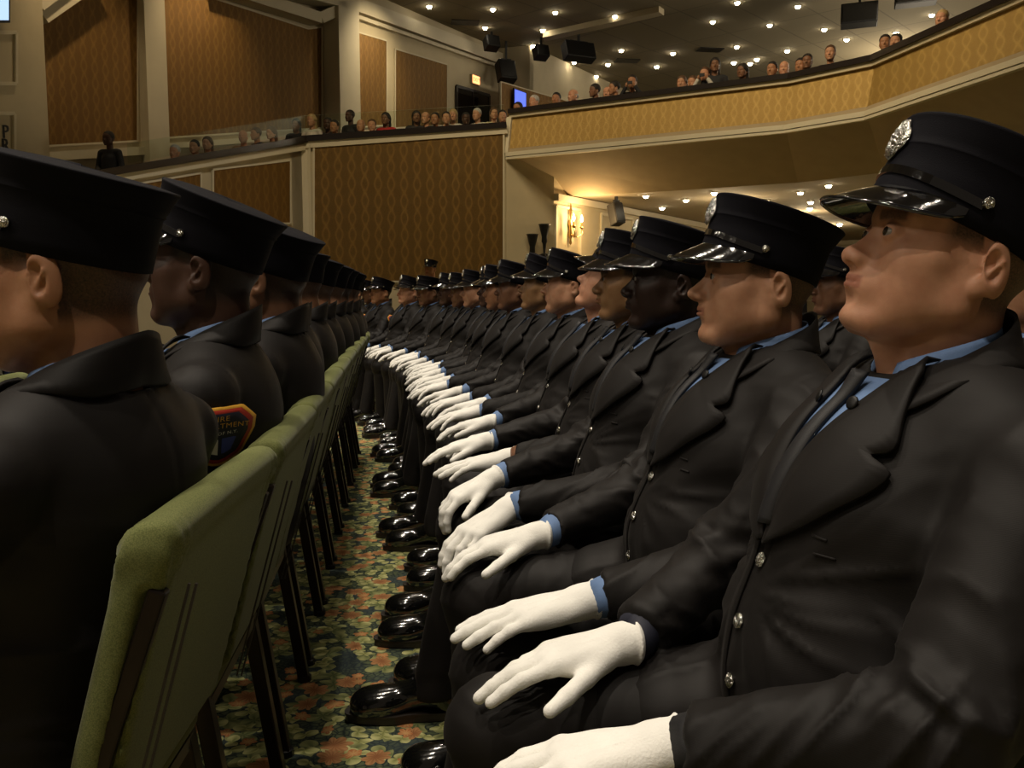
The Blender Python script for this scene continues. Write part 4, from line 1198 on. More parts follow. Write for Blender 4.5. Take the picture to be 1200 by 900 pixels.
def standing_man():
    root = empty('person')
    h = .012; lo = (-.25, -.32, .0); hi = (.25, .32, 1.52); P, _ = grid(lo, hi, h)
    d = d_cap(P, (0, 0, .92), (0, 0, 1.25), .115, .125, 1.35)
    d = smin(d, d_cap(P, (0, -.14, 1.36), (0, .14, 1.36), .062, .062), .06)
    tr = None
    for s in (-1, 1):
        d = smin(d, d_cap(P, (0, s*.195, 1.34), (.0, s*.25, 1.07), .058, .05), .02)
        d = smin(d, d_cap(P, (0, s*.25, 1.07), (-.07, s*.24, .84), .05, .04), .03)
        t = d_cap(P, (0, s*.09, .90), (0, s*.10, .48), .095, .065); t = smin(t, d_cap(P, (0, s*.10, .48), (.01, s*.10, .10), .065, .055), .04)
        tr = t if tr is None else smin(tr, t, .01)
    d = smax(d, -(P[2]-.80), .01)
    tr = smax(tr, -(P[2]-.06), .01); tr = smax(tr, P[2]-.9, .01)
    v, f = surfnet(d.astype(F32), lo, h); mk('jacket', v, f, MATS['wool'], root)
    v, f = surfnet(tr.astype(F32), lo, h); mk('trousers', v, f, MATS['wool'], root)
    e = empty('t'); 
    b, M = bust('body', root, 'a', 0, 0, 0, pivot=(.02, 0, 1.47), mat=MATS['skin_tan'], h=.005); bpy.data.objects.remove(e)
    cap(root, M, 1)
    for s in (-1, 1):
        shoe(root, (0.01, s*.1, 0), 0, s); glove(root, (-.07, s*.24, .82), (-1, 0), s > 0, down=3.0, h=.0042)
    return root

# ================================================================== SPECTATORS
SP = {}
def spect_proto(kind):
    root = empty('person')
    h = .012; lo = (-.22, -.34, -.02); hi = (.24, .34, .66); P, _ = grid(lo, hi, h)
    arms_up = kind == 'photo'
    d = d_cap(P, (.02, 0, .10), (.02, 0, .34), .12, .11, 1.35)
    d = smin(d, d_cap(P, (.02, -.13, .46), (.02, .13, .46), .055, .055), .06)
    for s in (-1, 1):
        if arms_up:
            d = smin(d, d_cap(P, (.02, s*.17, .45), (-.06, s*.24, .34), .052, .045), .02)
            d = smin(d, d_cap(P, (-.06, s*.24, .34), (-.13, s*.09, .56), .042, .034), .02)
        else:
            d = smin(d, d_cap(P, (.02, s*.17, .45), (.01, s*.23, .20), .052, .045), .02)
            d = smin(d, d_cap(P, (.01, s*.23, .20), (-.15, s*.12, .08), .042, .034), .02)
    d = smax(d, -P[2], .01)
    v, f = surfnet(d.astype(F32), lo, h); mk('top', v, f, MATS['cloth_black'], root)
    lo2 = (-.20, -.16, .36); hi2 = (.20, .16, .86); P, _ = grid(lo2, hi2, .006)
    Q = [P[0]-.0, P[1], P[2]-.66]
    d = head_sdf(Q, FACES['a'], False)
    d = smin(d, d_cap(P, (.02, 0, .64), (.03, 0, .46), .052, .055), .02)
    d = smin(d, d_cap(P, (.03, -.08, .45), (.03, .08, .45), .045, .045), .03)
    v, f = surfnet(d.astype(F32), lo2, .006)
    mk('body', v, f, MATS['skin_pale1'], root, attrs={'hair': np.zeros(len(v)), 'lip': np.zeros(len(v))})
    P, _ = grid((-.16, -.15, .48), (.18, .15, .82), .007); Q = [P[0], P[1], P[2]-.66]
    if kind == 'long':
        hd = d_ell(Q, (.014, 0, .052), (.110, .091, .100)); hd = smin(hd, d_cap(Q, (.055, -.03, .02), (.07, -.04, -.12), .06, .045), .03); hd = smin(hd, d_cap(Q, (.055, .03, .02), (.07, .04, -.12), .06, .045), .03)
        hd = smax(hd, -d_ell(Q, (-.115, 0, -.03), (.085, .065, .105)), .015)
    elif kind == 'bald':
        hd = d_ell(Q, (.020, 0, .02), (.092, .082, .050)); hd = smax(hd, -d_ell(Q, (-.09, 0, 0), (.09, .12, .1)), .01)
    else:
        hd = d_ell(Q, (.012, 0, .058), (.104, .085, .092)); hd = smax(hd, -d_ell(Q, (-.12, 0, -.045), (.105, .12, .115)), .012)
        hd = smax(hd, -(Q[2]+.03+.3*0), .01)
    v, f = surfnet(hd.astype(F32), (-.16, -.15, .48), .007); mk('hair', v, f, MATS['hair_dark'], root)
    if arms_up:
        for sg in (-1, 1):
            lo3 = (-.20, -.15, .52); P, _ = grid(lo3, (-.08, .15, .68), .006)
            hd = d_ell(P, (-.145, sg*.072, .60), (.026, .022, .042))
            for q in range(4): hd = smin(hd, d_cap(P, (-.15, sg*.072, .622-.014*q), (-.182, sg*.052, .630-.014*q), .008, .007), .004)
            v, f = surfnet(hd.astype(F32), lo3, .006); mk('hand', v, f, MATS['skin_tan'], root)
        m = MB(); m.box((-.20, -.045, .600), (-.178, .045, .655)); bevel(m.build('camera', MATS['black_metal'], root), .004)
    SP[kind] = root; return root
SPN = [0]
def spect(loc, rz, kind, sk, hair, cl, label, group, cat='person'):
    if kind not in SP: o = spect_proto(kind)
    else: o = copy_tree(SP[kind])
    o.location = loc; o.rotation_euler = (0, 0, rz)
    for ch in o.children:
        n = ch.name.split('.')[0]
        m = {'top': 'cloth_'+cl, 'body': 'skin_'+sk, 'hair': 'hair_'+hair}.get(n)
        if m:
            ch.material_slots[0].link = 'OBJECT'; ch.material_slots[0].material = MATS[m]
    tag(o, label, cat, group); return o
# ================================================================== THE HALL
def room():
    M = MATS
    U = Vector((.64, .77, 0)).normalized(); V = Vector((U.y, -U.x, 0)); NY = Vector((0, 1, 0)); Zv = Vector((0, 0, 1))
    def st(name, pts, off, mat, kind='structure', parent=None, label=None, cat=None):
        m = MB(); m.poly_prism(pts, off); o = m.build(name, mat, parent)
        if parent is None: tag(o, label, cat, None, kind)
        return o
    # floor
    m = MB(); m.box((-14, -3, -.12), (26, 48, 0)); tag(m.build('floor', M['floral_carpet']), kind='structure')
    CZ = 8.0
    P2 = hit_plane(594, 180, (0, 16, 0), NY); A = hit_plane(357, 162, (0, 16, 0), NY)
    zb = P2.z
    YP = (0, 16, 0)
    # ---- side gallery: block below, facing the hall
    railR = hit_plane(592, 147, YP, NY); railL = hit_plane(368, 160, YP, NY)
    botL = Vector((A.x, 16, 0)); 
    st('wall_far', [(A.x, 16, 0), (P2.x, 16, 0), (P2.x, 16, railR.z), (A.x, 16, hit_plane(357, 162, YP, NY).z)], (0, .25, 0), M['cream'])
    def onA(px, py): return hit_plane(px, py, A, V)
    LE = onA(60, 215)
    st('wall_gallery', [(A.x, A.y, 0), (LE.x, LE.y, 0), onA(60, 215), onA(140, 198.5), A], tuple(-V*.25), M['cream'])
    # gold panels set in frames
    def gold(name, pts, n, mat, th=.03, fr=.03):
        fr = .03
        pts = [Vector(p) for p in pts]; m = MB(); m.poly_prism(pts, n*th); o = m.build(name, mat); tag(o, kind='structure')
        f = MB()
        for a, b in zip(pts, pts[1:]+pts[:1]): f.bar(a+n*.02, b+n*.02, fr, .04, n)
        f.build('panel_moulding', M['cream_trim'], o)
        return o
    Fh = hit_plane
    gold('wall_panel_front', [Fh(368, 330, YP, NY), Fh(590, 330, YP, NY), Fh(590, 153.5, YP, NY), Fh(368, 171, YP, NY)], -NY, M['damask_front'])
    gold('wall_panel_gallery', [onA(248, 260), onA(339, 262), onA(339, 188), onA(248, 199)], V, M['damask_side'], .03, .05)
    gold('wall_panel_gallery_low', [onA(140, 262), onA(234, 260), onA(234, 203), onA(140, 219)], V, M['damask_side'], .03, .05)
    # base rail below the coping, dark coping of the parapet
    m = MB(); m.bar(onA(60, 222), onA(355, 172.5), .10, .10); m.bar(Fh(357, 170, YP, NY), Fh(594, 153, YP, NY), .10, .12)
    tag(m.build('trim_1', M['cream_trim']), kind='structure')
    m = MB(); m.bar(onA(60, 213), A+Vector((0, 0, -.02)), .16, .10); m.bar(A+Vector((-.05, 0, -.02)), Fh(593, 147, YP, NY), .16, .10)
    tag(m.build('trim_2', M['rail_dark']), kind='structure')
    # pilaster at the corner of the gallery
    m = MB(); a = onA(344, 300); m.poly_prism([(a.x, a.y, 0), (A.x, A.y, 0), (Fh(367, 300, YP, NY).x, 15.94, 0), (Fh(367, 300, YP, NY).x, 16, 0), (a.x-.05, a.y+.1, 0)], (0, 0, A.z-.12))
    tag(m.build('trim_3', M['cream_trim']), kind='structure')
    # gallery floor steps
    g = MB()
    for k in range(7):
        s0 = -4.6+k*1.0; p = A+U*s0; z = A.z-.78+(s0*.26 if s0 < 0 else s0*.06)
        g.poly_prism([p-V*.2+Zv*(z-p.z), p+U*1.0-V*.2+Zv*(z-p.z), p+U*1.0-V*2.6+Zv*(z-p.z), p-V*2.6+Zv*(z-p.z)], (0, 0, -.2))
    tag(g.build('floor_gallery', M['aisle_floor']), kind='structure')
    # ---- upper side wall
    W0 = A-V*2.5
    def onW(px, py): return hit_plane(px, py, W0, V)
    w0, w1 = onW(-60, 100), onW(584, 100)
    st('wall_upper', [(w0.x, w0.y, 2.6), (w1.x, w1.y, 2.6), (w1.x, w1.y, CZ), (w0.x, w0.y, CZ)], tuple(-V*.3), M['cream'])
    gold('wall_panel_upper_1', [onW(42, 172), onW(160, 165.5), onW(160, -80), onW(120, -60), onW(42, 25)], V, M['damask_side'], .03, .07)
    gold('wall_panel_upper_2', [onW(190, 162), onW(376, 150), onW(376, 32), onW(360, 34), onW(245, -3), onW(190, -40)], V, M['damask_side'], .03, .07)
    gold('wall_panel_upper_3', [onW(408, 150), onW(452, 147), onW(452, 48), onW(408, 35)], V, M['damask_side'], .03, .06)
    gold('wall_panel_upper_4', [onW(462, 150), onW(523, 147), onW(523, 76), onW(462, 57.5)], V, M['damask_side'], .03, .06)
    # pilasters and cornice
    def pil(px0, px1, name, th=.22):
        a, b = onW(px0, 100), onW(px1, 100)
        m = MB(); m.poly_prism([(a.x, a.y, 2.6), (b.x, b.y, 2.6), (b.x, b.y, CZ), (a.x, a.y, CZ)], V*th); tag(m.build(name, M['cream_trim']), kind='structure')
    pil(163, 187, 'trim_4'); pil(380, 404, 'trim_5', .45); pil(26, 39, 'trim_6', .3)
    m = MB(); m.bar(onW(404, 3)+V*.08, onW(584, 70)+V*.08, .16, .30); m.bar(onW(404, 16)+V*.05, onW(584, 79)+V*.05, .10, .08)
    m.bar(onW(240, -14)+V*.2, onW(362, 24)+V*.2, .35, .22); m.bar(onW(362, 24)+V*.2, onW(384, 14)+V*.2, .35, .22); m.bar(onW(236, -26)+V*.25, onW(390, 10)+V*.25, .4, .12)
    m.bar(onW(34, 22)+V*.2, onW(104, -26)+V*.2, .35, .26); m.bar(onW(28, 14)+V*.3, onW(92, -34)+V*.3, .35, .12)
    tag(m.build('trim_7', M['cream_trim']), kind='structure')
    m = MB(); m.bar(onW(20, 186)+V*.04, onW(180, 176)+V*.04, .08, .14); m.bar(onW(188, 172)+V*.04, onW(378, 158)+V*.04, .08, .10)
    tag(m.build('baseboard_upper', M['cream_trim']), kind='structure')
    # proscenium return at the far left, with raised panels and bronze letters
    a = onW(28, 100); b = onW(-90, 100)
    d = Vector((a.x, a.y, 0))+V*.6; e = d-U*3.5+V*1.5
    wn = (e-d).cross(Zv).normalized()
    if wn.dot(Vector((0, -1, 0))) < 0: wn = -wn
    st('wall_stage', [(d.x, d.y, 0), (e.x, e.y, 0), (e.x, e.y, CZ), (d.x, d.y, CZ)], tuple(-wn*.3), M['cream'])
    def onS(px, py): return hit_plane(px, py, d, wn)
    m = MB()
    for (x0, y0, x1, y1) in ((-30, 38, 17, 98), (-30, 133, 15, 215)):
        q = [onS(x0, y0), onS(x1, y0), onS(x1, y1), onS(x0, y1)]
        for p, r in zip(q, q[1:]+q[:1]): m.bar(p+wn*.02, r+wn*.02, .05, .04, wn)
    tag(m.build('trim_8', M['cream_trim']), kind='structure')
    for ch, py in (('P', 162), ('R', 178)):
        v, f = text_mesh(ch, .27); p = onS(6, py); xr = (onS(10, py)-onS(0, py)).normalized()
        mb = MB(); n = len(v)
        mb.v = [tuple(p+xr*x+Zv*y+wn*.02) for x, y, z in v]; mb.f = f
        mb2 = MB(); mb2.v = mb.v+[tuple(Vector(q)-wn*.018) for q in mb.v]; mb2.f = f+[[i+n for i in q[::-1]] for q in f]
        tag(mb2.build('wall_letter', M['black_metal']), 'dark capital letter %s on the cream wall panel at the far left' % ch, 'letter')
    tv = empty('wall_screen', onS(-14, 10)); tag(tv, 'flat screen showing pale blue, cut off by the top left corner', 'screen')
    q = [onS(-34, -12), onS(4.5, -12), onS(4.5, 27), onS(-34, 27)]; L0 = Vector(tv.location)
    m = MB(); m.poly_prism([p+wn*.03-L0 for p in q], wn*.07); m.build('frame', M['black_metal'], tv)
    q = [onS(-31, -9), onS(2, -9), onS(2, 24), onS(-31, 24)]; m = MB(); m.poly_prism([p+wn*.101-L0 for p in q], wn*.01); m.build('display', M['screen_pale'], tv)
    # return of the side wall and the rear of the balcony level
    c0 = Vector((w1.x, w1.y, 0)); c1 = c0+V*.9+U*.2; bk = c1+U*16
    st('wall_upper_return', [(c0.x, c0.y, 2.6), (c1.x, c1.y, 2.6), (c1.x, c1.y, CZ), (c0.x, c0.y, CZ)], tuple(U*.2), M['cream'])
    st('wall_upper_rear', [(c1.x, c1.y, 2.6), (bk.x, bk.y, 2.6), (bk.x, bk.y, CZ), (c1.x, c1.y, CZ)], tuple(-V*.2), M['cream'])
    def onC(px, py): return hit_plane(px, py, c1, V)
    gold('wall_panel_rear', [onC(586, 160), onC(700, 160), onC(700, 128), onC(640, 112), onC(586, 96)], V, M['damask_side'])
    e2 = bk+V*40
    st('wall_back', [(bk.x, bk.y, 2.6), (e2.x, e2.y, 2.6), (e2.x, e2.y, CZ), (bk.x, bk.y, CZ)], tuple(U*.3), M['cream'])
    # dark control-room window on the upper wall
    q = [onW(534, 150), onW(572, 150), onW(572, 112), onW(534, 101)]
    w = MB(); w.poly_prism([p+V*.01 for p in q], V*.03); w = w.build('window_1', M['glass_dark']); tag(w, kind='structure')
    f = MB()
    for a_, b_ in zip(q, q[1:]+q[:1]): f.bar(a_+V*.03, b_+V*.03, .07, .06, V)
    f.bar(onW(553, 150)+V*.03, onW(553, 106)+V*.03, .04, .05, V); f.build('window_frame', M['rail_dark'], w)
    # exit sign
    p = onW(555, 94); ex = empty('exit_sign', p); tag(ex, 'small glowing orange exit sign on the cream wall above the dark window', 'sign')
    m = MB(); A_ = U; 
    def slab(mb, c, w_, h_, t0, t1, ax=U, n=V):
        mb.poly_prism([c+ax*(-w_/2)+Zv*(-h_/2)+n*t0, c+ax*(w_/2)+Zv*(-h_/2)+n*t0, c+ax*(w_/2)+Zv*(h_/2)+n*t0, c+ax*(-w_/2)+Zv*(h_/2)+n*t0], n*(t1-t0))
    slab(m, Vector(), .36, .24, 0, .08); m.build('housing', M['cloth_cream'], ex)
    m = MB(); slab(m, Vector(), .32, .20, .081, .09); m.build('lit_panel', M['exit_glow'], ex)
    v, f = text_mesh('EXIT', .14); m = MB(); m.v = [tuple(U*x+Zv*(y-.05)+V*.094) for x, y, z in v]; m.f = f; m.build('lettering', M['cloth_red'], ex)
    # blue projection screen seen above the balcony rail
    p = onC(604.5, 118); bs = empty('projection_screen', p); tag(bs, 'small bright blue screen above the near end of the balcony rail', 'screen')
    m = MB(); slab(m, Vector(), .62, .52, .10, .14); m.build('frame', M['black_metal'], bs)
    m = MB(); slab(m, Vector(), .56, .46, .141, .15); m.build('display', M['screen_blue'], bs)
    # ---- high ceiling
    m = MB(); m.box((-14, -3, CZ), (40, 62, CZ+.2)); tag(m.build('ceiling', M['ceiling_tiles']), kind='structure')
    q = [hit_z(636, 44, CZ-.14), hit_z(772, 14, CZ-.14), hit_z(778, 18, CZ-.14), hit_z(638, 49, CZ-.14)]
    m = MB(); m.poly_prism(q, (0, 0, .15)); tag(m.build('ceiling_soffit', M['cream']), kind='structure')  # ceiling step edge; its lit look is put into the lighter cream colour
    # ---- balcony: front panels, coping, bottom moulding, soffit
    BP = [(594, 180), (920, 148), (1015, 132), (1200, 68)]
    TP = [(604, 137), (927, 96), (1031, 66), (1200, 9)]
    bot = [P2.copy()]+[hit_z(x, y, zb) for x, y in BP[1:]]; zt = hit_plane(604, 137, YP, NY).z
    top = [hit_plane(604, 137, YP, NY)]+[hit_z(x, y, zt) for x, y in TP[1:]]
    dl = (bot[3]-bot[2]).normalized(); bot.append(bot[3]+dl*9)
    nn = []
    for i in range(4):
        q = (bot[i+1]-bot[i]).cross(Zv).normalized()
        if q.dot(Vector((0, 0, 0))-bot[i]) > 0: q = -q
        nn.append(q)
    top = []
    for i in range(5):
        a_, b_ = nn[max(0, i-1)], nn[min(3, i)]
        top.append(Vector((bot[i].x, bot[i].y, zt))+(a_+b_)/(1+a_.dot(b_))*.12)
    m = MB()
    for i in range(4):
        a, b, c, d_ = bot[i], bot[i+1], top[i+1], top[i]; n = (b-a).cross(d_-a).normalized()
        if n.dot(CAM-a) > 0: n = -n
        m.poly_prism([a, b, c, d_], n*.18)
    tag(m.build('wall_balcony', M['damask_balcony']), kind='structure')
    m = MB(); m2 = MB(); m3 = MB(); m4 = MB()
    for i in range(4):
        a, b = bot[i], bot[i+1]; c, d_ = top[i], top[i+1]
        m.bar(a-Zv*.02, b-Zv*.02, .10, .07); m2.bar(a-Zv*.085, b-Zv*.085, .08, .04)
        m3.bar(c+Zv*.03, d_+Zv*.03, .10, .07); m4.bar(c+Zv*.10, d_+Zv*.10, .18, .08)
    m.bar(bot[0], top[0], .08, .08); m.bar(bot[0]-Vector((.02, 0, 1.2)) if False else bot[0], top[0], .1, .1)
    tag(m.build('trim_9', M['cream_trim']), kind='structure'); tag(m2.build('trim_10', M['cream_trim']), kind='structure')
    tag(m3.build('trim_11', M['cream']), kind='structure'); tag(m4.build('trim_12', M['rail_dark']), kind='structure')
    for k in (1, 2): pass
    # soffit: sloping underside down to the lower ceiling
    LZ = 3.0
    IN = [(632, 232), (800, 223), (960, 212), (1100, 190)]
    inn = [hit_z(x, y, LZ) for x, y in IN]; inn[0] = hit_z(632, 232, LZ)
    b4 = [bot[0], bot[1].lerp(bot[0], .45), bot[1], bot[2]]
    m = MB()
    ins = [inn[0], hit_z(790, 223.5, LZ), hit_z(935, 214, LZ), bot[2]+Vector((.9, 1.0, LZ-zb)), bot[3]+Vector((1.3, .4, LZ-zb)), bot[4]+Vector((1.3, .4, LZ-zb))]
    bb = [bot[0], bot[0].lerp(bot[1], .5), bot[1], bot[2], bot[3], bot[4]]
    for i in range(5):
        a, b, c, d_ = bb[i], bb[i+1], ins[i+1], ins[i]
        m.poly_prism([a, b, c], (0, 0, .08)); m.poly_prism([a, c, d_], (0, 0, .08))
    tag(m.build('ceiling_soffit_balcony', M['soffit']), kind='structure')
    far = [ins[5]+Vector((20, 10, 0)), ins[0]+U*26+V*30, ins[0]+U*26-V*3, ins[0]-V*1.2]
    m = MB(); m.poly_prism([p+Zv*.01 for p in ins]+[p+Zv*.01 for p in far], (0, 0, .15)); tag(m.build('ceiling_lower', M['ceiling_low']), kind='structure')
    m = MB(); m.poly_prism([Vector((p.x, p.y, zb+.10)) for p in [bot[0]+U*.2, bot[1]+U*.2, bot[2]+U*.2, bot[3]+Vector((.3, 0, 0)), bot[4]+Vector((.3, 0, 0))]+far[:3]], (0, 0, .1)); tag(m.build('floor_balcony', M['aisle_floor']), kind='structure')
    # side wall below the balcony: cream return then the panelled wall with the sconce
    s0 = Vector((P2.x, 16, 0)); s1 = hit_plane(649, 260, P2+V*.55, V); s1 = Vector((s1.x, s1.y, 0)); 
    n_ = (s1-s0).cross(Zv).normalized()
    if n_.dot(V) < 0: n_ = -n_
    st('wall_side', [(s0.x, s0.y, 0), (s1.x, s1.y, 0), (s1.x, s1.y, zb+.3), (s0.x, s0.y, zb+.3)], tuple(-n_*.2), M['cream'])
    s2 = s1+U*17
    st('wall_lower', [(s1.x, s1.y, 0), (s2.x, s2.y, 0), (s2.x, s2.y, zb+.3), (s1.x, s1.y, zb+.3)], tuple(-V*.2), M['cream'])
    s3 = s2+V*30
    st('wall_lower_back', [(s2.x, s2.y, 0), (s3.x, s3.y, 0), (s3.x, s3.y, zb+.3), (s2.x, s2.y, zb+.3)], tuple(U*.2), M['cream'])
    m = MB()
    for k in range(9):
        a = s1+U*(.05+1.85*k); b = a+U*(1.5 if k else .95)
        q = [Vector((a.x, a.y, 1.0)), Vector((b.x, b.y, 1.0)), Vector((b.x, b.y, 2.78)), Vector((a.x, a.y, 2.78))]
        for p, r in zip(q, q[1:]+q[:1]): m.bar(p+V*.02, r+V*.02, .05, .04, V)
    for k in range(8):
        a = s2+V*(.4+2.2*k)-U*.02; b = a+V*1.7
        q = [Vector((a.x, a.y, 1.0)), Vector((b.x, b.y, 1.0)), Vector((b.x, b.y, 2.78)), Vector((a.x, a.y, 2.78))]
        for p, r in zip(q, q[1:]+q[:1]): m.bar(p-U*.02, r-U*.02, .05, .04, U)
    m.bar(s1+Zv*2.93+V*.05, s2+Zv*2.93+V*.05, .10, .12); m.bar(s2+Zv*2.93-U*.05, s3+Zv*2.93-U*.05, .10, .12)
    tag(m.build('trim_13', M['cream_trim']), kind='structure')
    # ---- sconces under the balcony
    def sconce(p, n, ax, lit, label):
        r = empty('wall_sconce', p); tag(r, label, 'wall lamp')
        met = M['brass'] if lit else M['black_metal']
        m = MB(); m.lathe([(.001, -.34), (.03, -.30), (.018, -.24), (.045, -.15), (.03, -.05), (.05, .05), (.02, .15), (.03, .3), (.012, .42), (.001, .46)], n*.05, 10); m.build('back_plate', met, r, True)
        for s in (-1, 1):
            m = MB(); m.tube([n*.05-Zv*.12, n*.16+ax*s*.06-Zv*.2, n*.22+ax*s*.15-Zv*.12, n*.20+ax*s*.16-Zv*.02], .012, 8)
            m.lathe([(.02, -.03), (.05, 0), (.02, .01), (.018, .09)], n*.20+ax*s*.16, 10); a = m.build('arm', met, r, True)
            if lit:
                m = MB(); m.lathe([(.012, .09), (.024, .12), (.026, .15), (.012, .20), (.001, .235)], n*.20+ax*s*.16, 10); m.build('bulb', M['sconce_glow'], a, True)
        if lit: lamp('POINT', Vector(p)+n*.45+Zv*.15, 34, (1, .66, .30), .08)
        return r
    # ---- lamps
    def lamp(kind, loc, e, c=(1, .84, .62), size=.15, aim=None, angle=None, blend=.6, name='lamp'):
        l = bpy.data.lights.new(name, kind); l.energy = e; l.color = c
        if kind in ('POINT', 'SPOT'): l.shadow_soft_size = size
        if kind == 'SPOT': l.spot_size = R(angle); l.spot_blend = blend
        if kind == 'AREA': l.size = size
        o = bpy.data.objects.new(name, l); col.objects.link(o); o.location = loc
        if aim is not None: o.rotation_euler = (Vector(aim)-Vector(loc)).to_track_quat('-Z', 'Y').to_euler()
        return o
    def onL(px, py): return hit_plane(px, py, s1, V)
    sconce(onL(666, 266), V, U, True, 'lit brass two-branch wall sconce glowing on the cream panel under the balcony')
    p = onL(1002, 276); 
    def onS2(px, py): return hit_plane(px, py, s0, n_)
    ax = (s1-s0).normalized()
    for px, lb in ((621, 'left'), (635, 'right')):
        p = onS2(px, 290); r = empty('torch_stand', p+n_*.12); tag(r, 'unlit black torch-shaped wall fitting on the cream return, %s one of two' % lb, 'wall fitting')
        m = MB(); zz = .18 if lb == 'right' else 0
        m.lathe([(.02, -.75), (.03, -.7), (.022, -.4), (.05, -.36), (.02, -.30), (.035, -.12), (.055, -.08), (.05, 0), (.10, .20), (.115, .23), (.10, .235)], Zv*zz, 14); m.build('urn', M['black_metal'], r, True)
        if lb == 'right':
            m = MB(); m.tube([-ax*.2+Zv*(zz-.30), -ax*.12+Zv*(zz-.34), ax*0+Zv*(zz-.30), ax*.12+Zv*(zz-.34), ax*.2+Zv*(zz-.30)], .022, 8); m.build('arm', M['black_metal'], r, True)
    # recessed ceiling lamps: visible discs at their real places
    HI = [(428.5, 3), (503, 7), (577.6, 10.4), (650.7, 14), (499, 29), (568.5, 32), (636, 35), (560, 51), (624.5, 53), (614, 70), (660, 88), (721, 18.5), (728, 58.6), (673, 72.5), (712.4, 75), (769.6, 77.6), (788.6, 62), (835.4, 25), (864, 2.5), (863.4, 54.4), (698.5, 89), (672, 97), (860, 73), (879, 74), (887, 69), (935, 7), (902, 29), (966, 34), (922.6, 59), (992, 46), (1092, 17), (1050, 38)]
    LO = [(837, 225.5), (804, 234), (776, 243), (757, 229), (897.5, 234.4), (924, 247), (949, 243.6), (957, 255.5), (971, 216.7), (938, 225), (984, 262), (950, 236)]
    def disc(p, r, label, grp):
        o = empty('ceiling_downlight', p); tag(o, label, 'ceiling light', grp)
        m = MB(); m.lathe([(r*1.4, 0), (r*1.4, -.01), (r*1.0, -.014), (r*.9, -.002)], (0, 0, 0), 14); m.build('rim', M['cream_trim'], o, True)
        m = MB(); m.lathe([(r*.85, -.004), (r*.9, -r*.4), (r*.6, -r*.85), (.001, -r*1.0)], (0, 0, 0), 14); m.build('bulb', M['lamp_glow'], o, True)
    G1 = 'recessed lamps in the high ceiling'; G2 = 'recessed lamps in the low ceiling under the balcony'
    for x, y in HI:
        z = CZ-.002
        p = hit_z(x, y, z); disc(p, .065*max(1, p.length/26), 'small round glowing lamp recessed in the high olive ceiling', G1)
    for x, y in LO:
        p = hit_z(x, y, LZ); p = hit_z(x, y, LZ-.002); disc(p, .055*max(1, p.length/18), 'small round glowing lamp in the low ceiling under the balcony', G2)
    # ---- speakers and other gear under the ceiling
    def box_gear(name, p, w_, h_, d_, rz, tilt, label, cat, pole=0):
        r = empty(name, p, rz); tag(r, label, cat)
        T = Matrix.Rotation(tilt, 4, 'X')
        m = MB(); m.box((-w_/2, -d_/2, -h_/2), (w_/2, d_/2, h_/2), T); bevel(m.build('cabinet', M['speaker_black'], r), .02)
        m = MB(); m.box((-w_*.44, -d_/2-.015, -h_*.42), (w_*.44, -d_/2-.002, h_*.42), T); m.build('grille', M['black_metal'], r)
        m = MB(); m.bar((0, 0, h_*.3), (0, 0, h_/2+max(.12, pole)), .05, .05); m.bar((-w_*.3, 0, h_/2+.03), (w_*.3, 0, h_/2+.03), .05, .05); m.build('bracket', M['black_metal'], r)
    def at(px, py, cd): d_ = ray(px, py); return CAM+d_*(cd)
    def hang(px, py, z): return hit_z(px, py, z)
    for i, (px, py, z, w_, h_, lb) in enumerate(((593, 84, 7.2, .42, .48, 'tilted black loudspeaker near the corner above the blue screen'), (678, 61, 7.5, .75, .40, 'wide black loudspeaker hanging in the middle of the ceiling'), (634, 62, 7.6, .32, .28, 'small black spotlight, the right of the small pair'), (576, 51, 7.7, .32, .28, 'small black spotlight, the left of the small pair'))):
        p = hang(px, py, z); box_gear('ceiling_speaker' if i < 2 else 'stage_spotlight', p, w_*p.length/22, h_*p.length/22, .3, .3, -.35, lb, 'loudspeaker' if i < 2 else 'spotlight', CZ-z-h_*p.length/44)
    p = hang(1007, 18, 7.2); box_gear('projector', p, .75, .42, .5, -.5, 0, 'black projector hanging on a pole from the ceiling, upper right', 'projector', CZ-7.2)
    p = hang(1073, -3, 7.3); box_gear('ceiling_speaker', p, .8, .3, .4, -.5, 0, 'black box at the top edge right of the projector', 'loudspeaker', .5)
    p = hit_z(722, 251, 2.68); box_gear('wall_speaker', p, .22, .42, .22, .4, -.3, 'black loudspeaker hanging below the balcony near the lit sconce', 'loudspeaker', .1)
    m = MB(); 
    for (px, py) in ((545, 26), (612, 172*0+62), (832, 58), (735, 71)):
        p = hit_z(px, py, CZ-.001); m.box((p.x-.35, p.y-.2, CZ-.02), (p.x+.35, p.y+.2, CZ-.0))
    tag(m.build('ceiling_vents', M['black_metal']), kind='structure')
    # ---- glass guard on the gallery parapet
    m = MB(); a = onA(150, 196)+Zv*.05; b = A+Zv*.1; m.poly_prism([a, b, b+Zv*.28, a+Zv*.28], V*.012); m.poly_prism([b, Fh(590, 143, YP, NY), Fh(590, 143, YP, NY)+Zv*.30, b+Zv*.28], (0, -.012, 0))
    tag(m.build('glass_guard', M['glass_clear']), 'thin clear glass guard standing on the dark gallery rail', 'glass guard')
    # ---- spectators behind the gallery rail
    g = 'spectators behind the gallery rail'
